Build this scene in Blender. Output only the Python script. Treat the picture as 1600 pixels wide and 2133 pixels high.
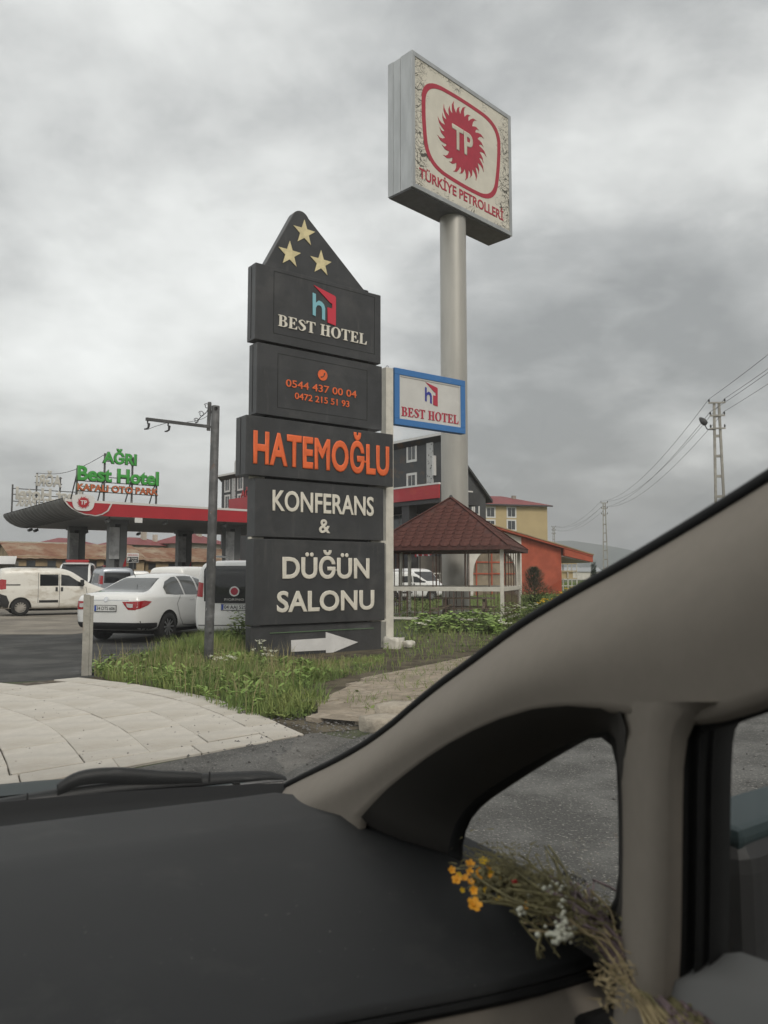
import bpy, bmesh, math, random
import numpy as np
from mathutils import Vector, Matrix
from mathutils.bvhtree import BVHTree
from math import sin, cos, tan, pi, radians, atan, sqrt, hypot

random.seed(7); RNG = np.random.default_rng(7)
SC = bpy.context.scene
for o in list(bpy.data.objects): bpy.data.objects.remove(o)
COL = SC.collection

# ---------------------------------------------------------------- camera
FPX, CAMH = 1640.0, 1.42
PITCH = atan(133.5/FPX)
cam = bpy.data.cameras.new('camera'); cam_o = bpy.data.objects.new('camera', cam); COL.objects.link(cam_o)
cam.sensor_fit = 'VERTICAL'; cam.sensor_height = 24.0; cam.sensor_width = 18.0
cam.lens = 24.0*FPX/2133.0
cam.clip_start = 0.02; cam.clip_end = 20000
cam_o.location = (0, 0, CAMH); cam_o.rotation_euler = (pi/2+PITCH, 0, 0)
cam.dof.use_dof = True; cam.dof.focus_distance = 16.0; cam.dof.aperture_fstop = 5.0
SC.camera = cam_o
SC.render.resolution_x = 768; SC.render.resolution_y = 1024
SC.render.engine = 'CYCLES'
SC.cycles.max_bounces = 8; SC.cycles.transparent_max_bounces = 24

# ---------------------------------------------------------------- sky
SUN_EL, SUN_AZ = radians(42), radians(150)        # azimuth clockwise from +Y: behind the camera, to the right
SUN_DIR = Vector((sin(SUN_AZ)*cos(SUN_EL), cos(SUN_AZ)*cos(SUN_EL), sin(SUN_EL)))
W = bpy.data.worlds.new('World'); SC.world = W; W.use_nodes = True
nt = W.node_tree; nt.nodes.clear()
def wn(t, **k):
    n = nt.nodes.new(t)
    for a, b in k.items(): setattr(n, a, b)
    return n
out = wn('ShaderNodeOutputWorld')
sky = wn('ShaderNodeTexSky', sky_type='NISHITA', sun_disc=False, sun_elevation=SUN_EL, sun_rotation=SUN_AZ)
sky.air_density = 1.5; sky.dust_density = 4
bg1 = wn('ShaderNodeBackground'); bg1.inputs['Strength'].default_value = 0.09
nt.links.new(sky.outputs[0], bg1.inputs['Color'])
tc = wn('ShaderNodeTexCoord')
sep = wn('ShaderNodeSeparateXYZ'); nt.links.new(tc.outputs['Generated'], sep.inputs[0])
def wm(op, a, b=None, c=None):
    n = wn('ShaderNodeMath', operation=op)
    for i, v in enumerate((a, b, c)):
        if v is None: continue
        if isinstance(v, (int, float)): n.inputs[i].default_value = v
        else: nt.links.new(v, n.inputs[i])
    return n.outputs[0]
zc = wm('ADD', wm('MAXIMUM', sep.outputs[2], 0.0), 0.34)
cmb = wn('ShaderNodeCombineXYZ')
nt.links.new(wm('DIVIDE', sep.outputs[0], zc), cmb.inputs[0]); nt.links.new(wm('DIVIDE', sep.outputs[1], zc), cmb.inputs[1])
def wnoise(scale, detail, rough, dist, off):
    mp = wn('ShaderNodeMapping'); mp.inputs['Location'].default_value = off; mp.inputs['Scale'].default_value = (1.0, 1.1, 1.0)
    nt.links.new(cmb.outputs[0], mp.inputs[0])
    n = wn('ShaderNodeTexNoise'); n.inputs['Scale'].default_value = scale; n.inputs['Detail'].default_value = detail
    n.inputs['Roughness'].default_value = rough; n.inputs['Distortion'].default_value = dist
    nt.links.new(mp.outputs[0], n.inputs['Vector']); return n.outputs[0]
n1 = wnoise(1.0, 10, 0.55, 0.12, (5.1, 1.2, 0)); n2 = wnoise(3.6, 9, 0.60, 0.2, (8.3, 2.2, 1)); n3 = wnoise(0.33, 3, 0.45, 0.0, (1.4, 6.0, 2))
dens = wm('ADD', wm('ADD', wm('MULTIPLY', n1, 0.58), wm('MULTIPLY', n2, 0.20)), wm('MULTIPLY', n3, 0.22))
# overcast is thinner on the left than on the right
grad = wm('MULTIPLY_ADD', sep.outputs[0], -0.24, 0.51)
val = wm('ADD', wm('MULTIPLY_ADD', dens, 2.05, -0.515), wm('SUBTRACT', grad, 0.5))
ramp = wn('ShaderNodeValToRGB'); nt.links.new(val, ramp.inputs[0])
cr = ramp.color_ramp
cr.elements[0].position = 0.30; cr.elements[0].color = (0.235, 0.238, 0.24, 1)
cr.elements[1].position = 0.76; cr.elements[1].color = (0.80, 0.80, 0.79, 1)
for p, c in ((0.42, (0.36, 0.362, 0.362, 1)), (0.50, (0.49, 0.49, 0.485, 1)), (0.60, (0.63, 0.63, 0.62, 1))):
    e = cr.elements.new(p); e.color = c
bg2 = wn('ShaderNodeBackground'); nt.links.new(ramp.outputs[0], bg2.inputs['Color']); bg2.inputs['Strength'].default_value = 0.98
mx = wn('ShaderNodeMixShader'); mx.inputs[0].default_value = 0.93
nt.links.new(bg1.outputs[0], mx.inputs[1]); nt.links.new(bg2.outputs[0], mx.inputs[2]); nt.links.new(mx.outputs[0], out.inputs['Surface'])

sl = bpy.data.lights.new('sun', 'SUN'); sl.energy = 1.05; sl.angle = radians(22); sl.color = (1.0, 0.93, 0.84)
so = bpy.data.objects.new('sun', sl); COL.objects.link(so); so.rotation_euler = (-SUN_DIR).to_track_quat('-Z', 'Y').to_euler()
so.location = SUN_DIR*60
SC.view_settings.view_transform = 'Standard'; SC.view_settings.look = 'None'
SC.view_settings.exposure = 0.70; SC.view_settings.gamma = 1.0; SC.view_settings.use_curve_mapping = False

# ---------------------------------------------------------------- pixels to places
CR_, CF_, CU_ = Vector((1, 0, 0)), Vector((0, cos(PITCH), sin(PITCH))), Vector((0, -sin(PITCH), cos(PITCH)))
CO = Vector((0, 0, CAMH))
def ray(px, py): return CR_*((px-800)/FPX) + CF_ - CU_*((py-1066.5)/FPX)
def G(px, py, z=0.0):
    d = ray(px, py); return CO + d*((z-CAMH)/d.z)
def PY(px, py, Y):
    d = ray(px, py); return CO + d*(Y/d.y)
def hit(px, py, p, n):
    d = ray(px, py); return CO + d*((p-CO).dot(n)/d.dot(n))
class Frame:
    def __init__(s, loc, rotz):
        s.loc = Vector(loc); s.rz = rotz; s.R = Matrix.Rotation(rotz, 3, 'Z'); s.Ri = s.R.transposed()
    def loc3(s, w): return s.Ri @ (Vector(w)-s.loc)
    def y(s, px, py, y=0.0):
        n = s.R @ Vector((0, 1, 0)); return s.loc3(hit(px, py, s.loc + n*y, n))
    def x(s, px, py, x=0.0):
        n = s.R @ Vector((1, 0, 0)); return s.loc3(hit(px, py, s.loc + n*x, n))
    def z(s, px, py, z=0.0): return s.loc3(hit(px, py, Vector((0, 0, s.loc.z+z)), Vector((0, 0, 1))))

# ---------------------------------------------------------------- materials
MATS = {}
def mat(name, col, rough=0.6, metal=0.0, var=0.0, vscale=8.0, bump=0.0, bscale=60.0, spec=0.5, col2=None, ramp=(0.42, 0.6), coat=0.0, detail=6, coords='Object', stretch=None):
    m = bpy.data.materials.new(name); m.use_nodes = True; MATS[name] = m
    t = m.node_tree; b = t.nodes['Principled BSDF']
    b.inputs['Base Color'].default_value = (*col, 1); b.inputs['Roughness'].default_value = rough; b.inputs['Metallic'].default_value = metal
    b.inputs['Specular IOR Level'].default_value = spec; b.inputs['Coat Weight'].default_value = coat
    tcn = None
    def vec():
        nonlocal tcn
        if tcn is None:
            tn = t.nodes.new('ShaderNodeTexCoord'); tcn = tn.outputs[coords]
            if stretch:
                mp = t.nodes.new('ShaderNodeMapping'); mp.inputs['Scale'].default_value = stretch
                t.links.new(tcn, mp.inputs[0]); tcn = mp.outputs[0]
        return tcn
    if var or col2:
        n = t.nodes.new('ShaderNodeTexNoise'); n.inputs['Scale'].default_value = vscale; n.inputs['Detail'].default_value = detail; n.inputs['Roughness'].default_value = 0.62
        t.links.new(vec(), n.inputs['Vector'])
        r = t.nodes.new('ShaderNodeValToRGB'); t.links.new(n.outputs[0], r.inputs[0])
        c2 = col2 or tuple(min(1, c*(1+var)) for c in col); c1 = col if col2 else tuple(c*(1-var) for c in col)
        r.color_ramp.elements[0].position = ramp[0]; r.color_ramp.elements[0].color = (*c1, 1)
        r.color_ramp.elements[1].position = ramp[1]; r.color_ramp.elements[1].color = (*c2, 1)
        t.links.new(r.outputs[0], b.inputs['Base Color'])
        m['ramp'] = r.name
    if bump:
        n = t.nodes.new('ShaderNodeTexNoise'); n.inputs['Scale'].default_value = bscale; n.inputs['Detail'].default_value = 5
        t.links.new(vec(), n.inputs['Vector'])
        bp = t.nodes.new('ShaderNodeBump'); bp.inputs['Strength'].default_value = min(1, bump); bp.inputs['Distance'].default_value = 0.02*max(1, bump)
        t.links.new(n.outputs[0], bp.inputs['Height']); t.links.new(bp.outputs[0], b.inputs['Normal'])
    return m
def add_layer(m, col, scale, lo, hi, detail=6, fac=1.0, kind='noise', stretch=None, dist=0.0):
    """a second colour with a shape of its own over the material: dust, stains, chips"""
    t = m.node_tree; b = t.nodes['Principled BSDF']; src = b.inputs['Base Color']
    tn = t.nodes.new('ShaderNodeTexCoord'); v = tn.outputs['Object']
    if stretch:
        mp = t.nodes.new('ShaderNodeMapping'); mp.inputs['Scale'].default_value = stretch; mp.inputs['Location'].default_value = (3.3, 1.1, 5.7)
        t.links.new(v, mp.inputs[0]); v = mp.outputs[0]
    if kind == 'noise':
        n = t.nodes.new('ShaderNodeTexNoise'); n.inputs['Detail'].default_value = detail; n.inputs['Roughness'].default_value = 0.65; n.inputs['Distortion'].default_value = dist
        o = n.outputs[0]
    else:
        n = t.nodes.new('ShaderNodeTexVoronoi'); n.feature = kind; o = n.outputs['Distance']
    n.inputs['Scale'].default_value = scale; t.links.new(v, n.inputs['Vector'])
    r = t.nodes.new('ShaderNodeMapRange'); r.inputs['From Min'].default_value = lo; r.inputs['From Max'].default_value = hi; r.inputs['To Max'].default_value = fac
    t.links.new(o, r.inputs[0])
    mxn = t.nodes.new('ShaderNodeMix'); mxn.data_type = 'RGBA'
    t.links.new(r.outputs[0], mxn.inputs['Factor'])
    A, B = [i for i in mxn.inputs if i.type == 'RGBA']
    if src.is_linked: t.links.new(src.links[0].from_socket, A)
    else: A.default_value = src.default_value
    B.default_value = (*col, 1)
    t.links.new([o2 for o2 in mxn.outputs if o2.type == 'RGBA'][0], src)
    return m
def glass(name, tint=(0.93, 0.95, 0.94), refl=1.0, dirt=0.0):
    m = bpy.data.materials.new(name); m.use_nodes = True; MATS[name] = m
    t = m.node_tree; t.nodes.clear()
    o = t.nodes.new('ShaderNodeOutputMaterial'); tr = t.nodes.new('ShaderNodeBsdfTransparent'); tr.inputs[0].default_value = (*tint, 1)
    gl = t.nodes.new('ShaderNodeBsdfGlossy'); gl.inputs['Roughness'].default_value = 0.02
    fr = t.nodes.new('ShaderNodeFresnel'); ge = t.nodes.new('ShaderNodeNewGeometry')
    mr = t.nodes.new('ShaderNodeMapRange'); mr.inputs['To Min'].default_value = 1.45; mr.inputs['To Max'].default_value = 1/1.45      # same reflection from either side of the pane
    t.links.new(ge.outputs['Backfacing'], mr.inputs[0]); t.links.new(mr.outputs[0], fr.inputs[0])
    ml = t.nodes.new('ShaderNodeMath'); ml.operation = 'MULTIPLY'; ml.inputs[1].default_value = refl; t.links.new(fr.outputs[0], ml.inputs[0])
    a = t.nodes.new('ShaderNodeMixShader'); t.links.new(ml.outputs[0], a.inputs[0]); t.links.new(tr.outputs[0], a.inputs[1]); t.links.new(gl.outputs[0], a.inputs[2])
    last = a.outputs[0]
    if dirt:
        tn = t.nodes.new('ShaderNodeTexCoord'); n = t.nodes.new('ShaderNodeTexNoise'); n.inputs['Scale'].default_value = 16; n.inputs['Detail'].default_value = 4
        t.links.new(tn.outputs['Object'], n.inputs['Vector'])
        r = t.nodes.new('ShaderNodeMapRange'); r.inputs['From Min'].default_value = 0.66; r.inputs['From Max'].default_value = 0.80; r.inputs['To Max'].default_value = dirt
        t.links.new(n.outputs[0], r.inputs[0])
        r.inputs['To Min'].default_value = dirt*.07; d = t.nodes.new('ShaderNodeBsdfTranslucent'); d.inputs[0].default_value = (0.75, 0.74, 0.72, 1)
        a2 = t.nodes.new('ShaderNodeMixShader'); t.links.new(r.outputs[0], a2.inputs[0]); t.links.new(last, a2.inputs[1]); t.links.new(d.outputs[0], a2.inputs[2]); last = a2.outputs[0]
    t.links.new(last, o.inputs[0]); return m

# ---------------------------------------------------------------- mesh helpers
def mesh(name, v, f, m=None, smooth=False):
    me = bpy.data.meshes.new(name); me.from_pydata([tuple(p) for p in v], [], [tuple(q) for q in f]); me.validate()
    if m: me.materials.append(MATS[m] if isinstance(m, str) else m)
    if smooth: me.polygons.foreach_set('use_smooth', [True]*len(me.polygons))
    me.update(); return me
def link(name, me, parent=None, loc=(0, 0, 0), rz=0.0, **props):
    o = bpy.data.objects.new(name, me); COL.objects.link(o); o.location = loc
    if isinstance(rz, (tuple, list)): o.rotation_euler = rz
    else: o.rotation_euler = (0, 0, rz)
    if parent: o.parent = parent
    for k, v_ in props.items(): o[k] = v_
    return o
def thing(name, label, cat, loc=(0, 0, 0), rz=0.0, group=None):
    o = link(name, None, None, loc, rz); o.empty_display_size = 0.2; o['label'] = label; o['category'] = cat
    if group: o['group'] = group
    return o
class MB:
    def __init__(s): s.v = []; s.f = []
    def add(s, v, f):
        b = len(s.v); s.v += [Vector(p) for p in v]; s.f += [tuple(i+b for i in q) for q in f]; return s
    def box(s, x0, x1, y0, y1, z0, z1):
        return s.add([(x0,y0,z0),(x1,y0,z0),(x1,y1,z0),(x0,y1,z0),(x0,y0,z1),(x1,y0,z1),(x1,y1,z1),(x0,y1,z1)],
                     [(0,3,2,1),(4,5,6,7),(0,1,5,4),(1,2,6,5),(2,3,7,6),(3,0,4,7)])
    def prism(s, poly, y0, y1):           # polygon in x,z (counter-clockwise seen from -y), extruded along y
        n = len(poly); a = sum(poly[i][0]*poly[(i+1) % n][1]-poly[(i+1) % n][0]*poly[i][1] for i in range(n))
        if a < 0: poly = poly[::-1]
        v = [(x, y0, z) for x, z in poly] + [(x, y1, z) for x, z in poly]
        f = [tuple(range(n)), tuple(range(2*n-1, n-1, -1))] + [(i, n+i, n+(i+1) % n, (i+1) % n) for i in range(n)]
        return s.add(v, f)
    def zprism(s, poly, z0, z1):
        n = len(poly); a = sum(poly[i][0]*poly[(i+1) % n][1]-poly[(i+1) % n][0]*poly[i][1] for i in range(n))
        if a < 0: poly = poly[::-1]
        v = [(x, y, z0) for x, y in poly] + [(x, y, z1) for x, y in poly]
        f = [tuple(range(n-1, -1, -1)), tuple(range(n, 2*n))] + [(i, (i+1) % n, n+(i+1) % n, n+i) for i in range(n)]
        return s.add(v, f)
    def bar(s, a, b, w, h=None, up=(0, 0, 1)):
        a, b = Vector(a), Vector(b); h = h or w; d = (b-a).normalized(); u = Vector(up)
        if abs(d.dot(u)) > 0.98: u = Vector((0, 1, 0))
        r = d.cross(u).normalized()*w/2; u2 = r.cross(d).normalized()*h/2
        v = [p+q for p in (a, b) for q in (-r-u2, r-u2, r+u2, -r+u2)]
        return s.add(v, [(3,2,1,0),(4,5,6,7),(0,1,5,4),(1,2,6,5),(2,3,7,6),(3,0,4,7)])
    def tube(s, pts, r, n=8, cap=True):
        pts = [Vector(p) for p in pts]; rs = r if isinstance(r, (list, tuple)) else [r]*len(pts); rings = []
        ref = Vector((0.31, 0.17, 0.93))
        for i, p in enumerate(pts):
            d = (pts[min(i+1, len(pts)-1)]-pts[max(i-1, 0)]).normalized()
            if abs(d.dot(ref)) > 0.97: ref = Vector((0.9, 0.2, 0.1))
            a = d.cross(ref).normalized(); b = d.cross(a)
            rings.append([p+(a*cos(2*pi*k/n)+b*sin(2*pi*k/n))*rs[i] for k in range(n)])
        base = len(s.v); s.v += [q for r_ in rings for q in r_]
        for i in range(len(pts)-1):
            for k in range(n): s.f.append((base+i*n+k, base+i*n+(k+1) % n, base+(i+1)*n+(k+1) % n, base+(i+1)*n+k))
        if cap: s.f.append(tuple(base+k for k in range(n-1, -1, -1))); s.f.append(tuple(base+(len(pts)-1)*n+k for k in range(n)))
        return s
    def lathe(s, prof, n=24, c=(0, 0, 0), axis='z'):      # profile of (radius, height)
        base = len(s.v)
        for r, h in prof:
            for k in range(n):
                a = 2*pi*k/n; p = (r*cos(a), r*sin(a), h) if axis == 'z' else (r*cos(a), h, r*sin(a))
                s.v.append(Vector(p)+Vector(c))
        for i in range(len(prof)-1):
            for k in range(n):
                q = (base+i*n+k, base+i*n+(k+1) % n, base+(i+1)*n+(k+1) % n, base+(i+1)*n+k)
                s.f.append(q if axis == 'z' else q[::-1])
        return s
    def ico(s, c, r, sq=(1, 1, 1)):
        bm = bmesh.new(); bmesh.ops.create_icosphere(bm, subdivisions=1, radius=1)
        s.add([Vector(c)+Vector((p.co.x*r*sq[0], p.co.y*r*sq[1], p.co.z*r*sq[2])) for p in bm.verts], [[q.index for q in f.verts] for f in bm.faces]); bm.free(); return s
    def loft(s, rows, close=False):
        base = len(s.v); n = len(rows[0])
        for r in rows: s.v += [Vector(p) for p in r]
        for i in range(len(rows)-1):
            for k in range(n if close else n-1):
                s.f.append((base+i*n+k, base+i*n+(k+1) % n, base+(i+1)*n+(k+1) % n, base+(i+1)*n+k))
        return s
    def build(s, name, m, parent=None, loc=(0, 0, 0), rz=0.0, smooth=False, bevel=0.0, seg=2, subd=0, auto=False, flip=False, **props):
        me = mesh(name, s.v, s.f, m, smooth)
        if bevel or auto or flip:
            bm = bmesh.new(); bm.from_mesh(me)
            bmesh.ops.recalc_face_normals(bm, faces=bm.faces)
            if bevel: bmesh.ops.bevel(bm, geom=[e for e in bm.edges if len(e.link_faces) == 2 and e.calc_face_angle(0) > 0.5], offset=bevel, segments=seg, affect='EDGES', profile=0.6)
            bm.to_mesh(me); bm.free()
        o = link(name, me, parent, loc, rz, **props)
        if subd:
            sm = o.modifiers.new('s', 'SUBSURF'); sm.levels = subd; sm.render_levels = subd
            me.polygons.foreach_set('use_smooth', [True]*len(me.polygons))
        return o
def sheet(name, poly, z, m, parent=None, grid=None, hfun=None, **props):
    """flat sheet over a polygon in x,y"""
    a = sum(poly[i][0]*poly[(i+1) % len(poly)][1]-poly[(i+1) % len(poly)][0]*poly[i][1] for i in range(len(poly)))
    if a < 0: poly = poly[::-1]
    return link(name, mesh(name, [(p[0], p[1], z) for p in poly], [tuple(range(len(poly)))], m), parent, **props)
def inside(x, y, poly):
    x = np.asarray(x); y = np.asarray(y); c = np.zeros(x.shape, bool); n = len(poly)
    for i in range(n):
        x1, y1 = poly[i][0], poly[i][1]; x2, y2 = poly[(i+1) % n][0], poly[(i+1) % n][1]
        if y1 == y2: continue
        c ^= ((y1 > y) != (y2 > y)) & (x < (x2-x1)*(y-y1)/(y2-y1)+x1)
    return c
def chaikin(p, it=2):
    for _ in range(it):
        q = []
        for i in range(len(p)):
            a, b = p[i], p[(i+1) % len(p)]
            q += [(a[0]*.75+b[0]*.25, a[1]*.75+b[1]*.25), (a[0]*.25+b[0]*.75, a[1]*.25+b[1]*.75)]
        p = q
    return p
def cat(pts, n=8):
    """smooth open curve through points"""
    P_ = [Vector(p) for p in pts]; o = []
    for i in range(len(P_)-1):
        p0, p1, p2, p3 = P_[max(i-1, 0)], P_[i], P_[i+1], P_[min(i+2, len(P_)-1)]
        for k in range(n):
            t = k/n; o.append(0.5*((2*p1)+(p2-p0)*t+(2*p0-5*p1+4*p2-p3)*t*t+(3*p1-p0-3*p2+p3)*t**3))
    o.append(P_[-1]); return o

# lettering: outlines lie in local x,z and face -y
def to_mesh(ob):
    COL.objects.link(ob); bpy.context.view_layer.update()
    dg = bpy.context.evaluated_depsgraph_get(); me = bpy.data.meshes.new_from_object(ob.evaluated_get(dg))
    bpy.data.objects.remove(ob); return me
def flat_shape(loops, depth):
    cu = bpy.data.curves.new('shape', 'CURVE'); cu.dimensions = '2D'; cu.fill_mode = 'BOTH'; cu.extrude = depth/2
    for lp in loops:
        sp = cu.splines.new('POLY'); sp.points.add(len(lp)-1); sp.use_cyclic_u = True
        for i, p in enumerate(lp): sp.points[i].co = (p[0], p[1], 0, 1)
    return to_mesh(bpy.data.objects.new('shape', cu))
TXT = {}
def txt_mesh(s, off=0.0, space=1.0, depth=0.0):
    k = (s, off, space)
    cu = bpy.data.curves.new('text', 'FONT'); cu.body = s; cu.size = 1.0; cu.bevel_depth = off; cu.bevel_resolution = 0; cu.space_character = space; cu.extrude = max(.02, off*6); cu.resolution_u = 4
    return to_mesh(bpy.data.objects.new('text', cu))
def fit(me, x0, x1, z0, capz, y, depth, capref=None, mirror=False):
    """scale a flat mesh to a width and cap height, stand it up in x,z at depth y"""
    n = len(me.vertices); co = np.empty(n*3); me.vertices.foreach_get('co', co); co = co.reshape(-1, 3)
    bx0, bx1 = co[:, 0].min(), co[:, 0].max()
    b0, b1 = (co[:, 1].min(), co[:, 1].max()) if capref is None else capref
    zs = co[:, 2]; zr = max(1e-6, zs.max()-zs.min())
    o = np.empty_like(co)
    u = (co[:, 0]-bx0)/(bx1-bx0)
    o[:, 0] = x0+(1-u if mirror else u)*(x1-x0); o[:, 2] = z0+(co[:, 1]-b0)/(b1-b0)*(capz-z0); o[:, 1] = y-depth*(zs-zs.min())/zr
    me.vertices.foreach_set('co', o.ravel())
    if mirror: me.flip_normals()
    me.update(); return me
CAPREF = {}
def text(s, parent, m, x0, x1, z0, z1, y=0.0, depth=0.01, off=0.0, space=1.0, name='lettering', mirror=False, **props):
    if off not in CAPREF:
        h = txt_mesh('H', off); c = np.empty(len(h.vertices)*3); h.vertices.foreach_get('co', c); c = c.reshape(-1, 3); CAPREF[off] = (c[:, 1].min(), c[:, 1].max())
    me = fit(txt_mesh(s, off, space), x0, x1, z0, z1, y, depth, CAPREF[off], mirror)
    me.materials.clear(); me.materials.append(MATS[m]); return link(name, me, parent, **props)
def shape(loops, parent, m, y=0.0, depth=0.01, name='emblem', **props):
    me = flat_shape(loops, 1.0)
    n = len(me.vertices); co = np.empty(n*3); me.vertices.foreach_get('co', co); co = co.reshape(-1, 3); o = np.empty_like(co)
    o[:, 0] = co[:, 0]; o[:, 2] = co[:, 1]; o[:, 1] = y-depth*(co[:, 2]+0.5); me.vertices.foreach_set('co', o.ravel())
    me.materials.clear(); me.materials.append(MATS[m]); me.update(); return link(name, me, parent, **props)
def arc(cx, cy, rx, ry, a0, a1, n=14): return [(cx+rx*cos(radians(a0+(a1-a0)*i/n)), cy+ry*sin(radians(a0+(a1-a0)*i/n))) for i in range(n+1)]
def ell(cx, cy, rx, ry, n=28): return [(cx+rx*cos(2*pi*i/n), cy+ry*sin(2*pi*i/n)) for i in range(n)]
def stroke(pts, ws, n=8):
    c = cat([(p[0], p[1], 0) for p in pts], n); w = cat([(q, 0, 0) for q in ws], n); L, R_ = [], []
    for i, p in enumerate(c):
        d = (c[min(i+1, len(c)-1)]-c[max(i-1, 0)]).normalized(); nn = Vector((-d.y, d.x, 0))*w[i].x/2
        L.append((p.x+nn.x, p.y+nn.y)); R_.append((p.x-nn.x, p.y-nn.y))
    return L+R_[::-1]
SERIF = {
 'H': (.90, [[(.03,0),(.41,0),(.41,.05),(.32,.08),(.32,.47),(.58,.47),(.58,.08),(.49,.05),(.49,0),(.87,0),(.87,.05),(.78,.08),(.78,.92),(.87,.95),(.87,1),(.49,1),(.49,.95),(.58,.92),(.58,.54),(.32,.54),(.32,.92),(.41,.95),(.41,1),(.03,1),(.03,.95),(.12,.92),(.12,.08),(.03,.05)]]),
 'E': (.77, [[(.03,0),(.70,0),(.74,.28),(.69,.28),(.60,.10),(.50,.06),(.32,.06),(.32,.47),(.42,.47),(.50,.36),(.54,.36),(.54,.66),(.50,.66),(.42,.54),(.32,.54),(.32,.94),(.48,.94),(.57,.90),(.64,.75),(.69,.75),(.67,1),(.03,1),(.03,.95),(.12,.92),(.12,.08),(.03,.05)]]),
 'T': (.78, [[(.20,0),(.58,0),(.58,.05),(.49,.08),(.49,.94),(.58,.94),(.66,.88),(.72,.74),(.77,.74),(.75,1),(.03,1),(.01,.74),(.06,.74),(.12,.88),(.20,.94),(.29,.94),(.29,.08),(.20,.05)]]),
 'L': (.75, [[(.03,0),(.68,0),(.73,.32),(.68,.32),(.58,.11),(.48,.06),(.32,.06),(.32,.92),(.42,.95),(.42,1),(.03,1),(.03,.95),(.12,.92),(.12,.08),(.03,.05)]]),
 'O': (.90, [ell(.45,.5,.42,.52), ell(.45,.5,.21,.445)]),
 'B': (.80, [[(.03,0)]+arc(.45,.27,.31,.27,-90,75)+arc(.42,.765,.27,.235,-70,90)+[(.03,1),(.03,.95),(.12,.92),(.12,.08),(.03,.05)],
             [(.32,.06)]+arc(.42,.275,.13,.215,-90,90)+[(.32,.49)], [(.32,.555)]+arc(.40,.748,.11,.192,-90,90)+[(.32,.94)]]),
 'S': (.68, [stroke([(.60,.70),(.555,.85),(.36,.96),(.155,.79),(.32,.575),(.53,.40),(.535,.22),(.34,.04),(.14,.12),(.06,.32)], [.03,.06,.075,.17,.215,.215,.18,.075,.06,.03])]),
}
def serif(s, parent, m, x0, x1, z0, z1, y=0.0, depth=0.01, name='lettering', **props):
    loops = []; x = 0.0
    for c in s:
        if c == ' ': x += .36; continue
        w, L = SERIF[c]; loops += [[(x+p[0], p[1]) for p in lp] for lp in L]; x += w+.015
    sx = (x1-x0)/x; loops = [[(x0+p[0]*sx, z0+p[1]*(z1-z0)) for p in lp] for lp in loops]
    return shape(loops, parent, m, y, depth, name, **props)
def flames(cx, cz, r0, r1, n=24, sx=1.0, sz=1.0):
    p = []
    for i in range(n):
        a = 2*pi*i/n; st = 2*pi/n; r = r1*(1.0 if i % 2 == 0 else 0.90)
        for da, rr in ((0.0, r0), (0.18, r0+(r-r0)*.42), (0.10, r0+(r-r0)*.75), (-0.12, r), (0.42, r0+(r-r0)*.72), (0.72, r0+(r-r0)*.34), (0.88, r0+(r-r0)*.08)):
            p.append((cx+rr*sx*cos(a+da*st), cz+rr*sz*sin(a+da*st)))
    return p
def hotel_logo(parent, F, pts, cols, y, depth):
    """the h and the roofed wall; pts maps logo 0..1 coordinates to the panel"""
    red = [(.04,1),(.95,.84),(1,.80),(1,.0),(.64,.04),(.64,.47),(.84,.46),(.84,.60),(.74,.62)]
    h = [(0,.78),(.13,.76),(.13,.50)]+[(.13+.02,.53),(.26,.60),(.38,.58),(.48,.52),(.53,.42)]+[(.53,.08),(.40,.10),(.40,.38),(.36,.45),(.28,.47),(.19,.45),(.13,.37),(.13,.14),(0,.16)]
    shape([[pts(*q) for q in red]], parent, cols[0], y, depth, 'emblem_wall')
    shape([[pts(*q) for q in h]], parent, cols[1], y, depth, 'emblem_letter')

# ---------------------------------------------------------------- palette
mat('field', (0.085, 0.10, 0.045), 0.95, var=0.35, vscale=0.05, bump=0.3, bscale=3, coords='Object')
mat('asphalt', (0.062, 0.062, 0.060), 0.92, var=0.25, vscale=1.1, bump=0.5, bscale=130, spec=0.25)
add_layer(MATS['asphalt'], (0.13, 0.125, 0.115), 0.55, 0.52, 0.72, fac=0.55); add_layer(MATS['asphalt'], (0.17, 0.165, 0.155), 95, 0.60, 0.72, detail=3, fac=0.8)
mat('road', (0.15, 0.147, 0.14), 0.95, var=0.25, vscale=1.6, bump=1.0, bscale=90, spec=0.25)
add_layer(MATS['road'], (0.42, 0.40, 0.36), 60, 0.57, 0.68, detail=4, fac=0.9); add_layer(MATS['road'], (0.03, 0.03, 0.03), 38, 0.58, 0.72, detail=4, fac=0.7)
mat('dusty_concrete', (0.24, 0.215, 0.18), 0.95, var=0.2, vscale=0.6, bump=0.4, bscale=50, spec=0.2)
add_layer(MATS['dusty_concrete'], (0.12, 0.11, 0.10), 0.35, 0.5, 0.66, fac=0.7)
mat('soil', (0.10, 0.085, 0.06), 0.98, var=0.35, vscale=2.5, bump=1.0, bscale=40, spec=0.1)
mat('sand', (0.33, 0.28, 0.22), 0.98, var=0.18, vscale=4, bump=0.8, bscale=60, spec=0.1)
add_layer(MATS['sand'], (0.17, 0.145, 0.11), 3.0, 0.55, 0.72, fac=0.8)
mat('paver', (0.35, 0.30, 0.24), 0.95, var=0.12, vscale=9, bump=0.6, bscale=70, spec=0.15)
mat('slab', (0.54, 0.505, 0.45), 0.85, var=0.07, vscale=3.2, bump=0.22, bscale=45, spec=0.25)
add_layer(MATS['slab'], (0.36, 0.32, 0.26), 1.3, 0.48, 0.70, detail=10, fac=0.6); add_layer(MATS['slab'], (0.16, 0.14, 0.12), 60, 0.68, 0.76, detail=3, fac=0.7)
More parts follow.
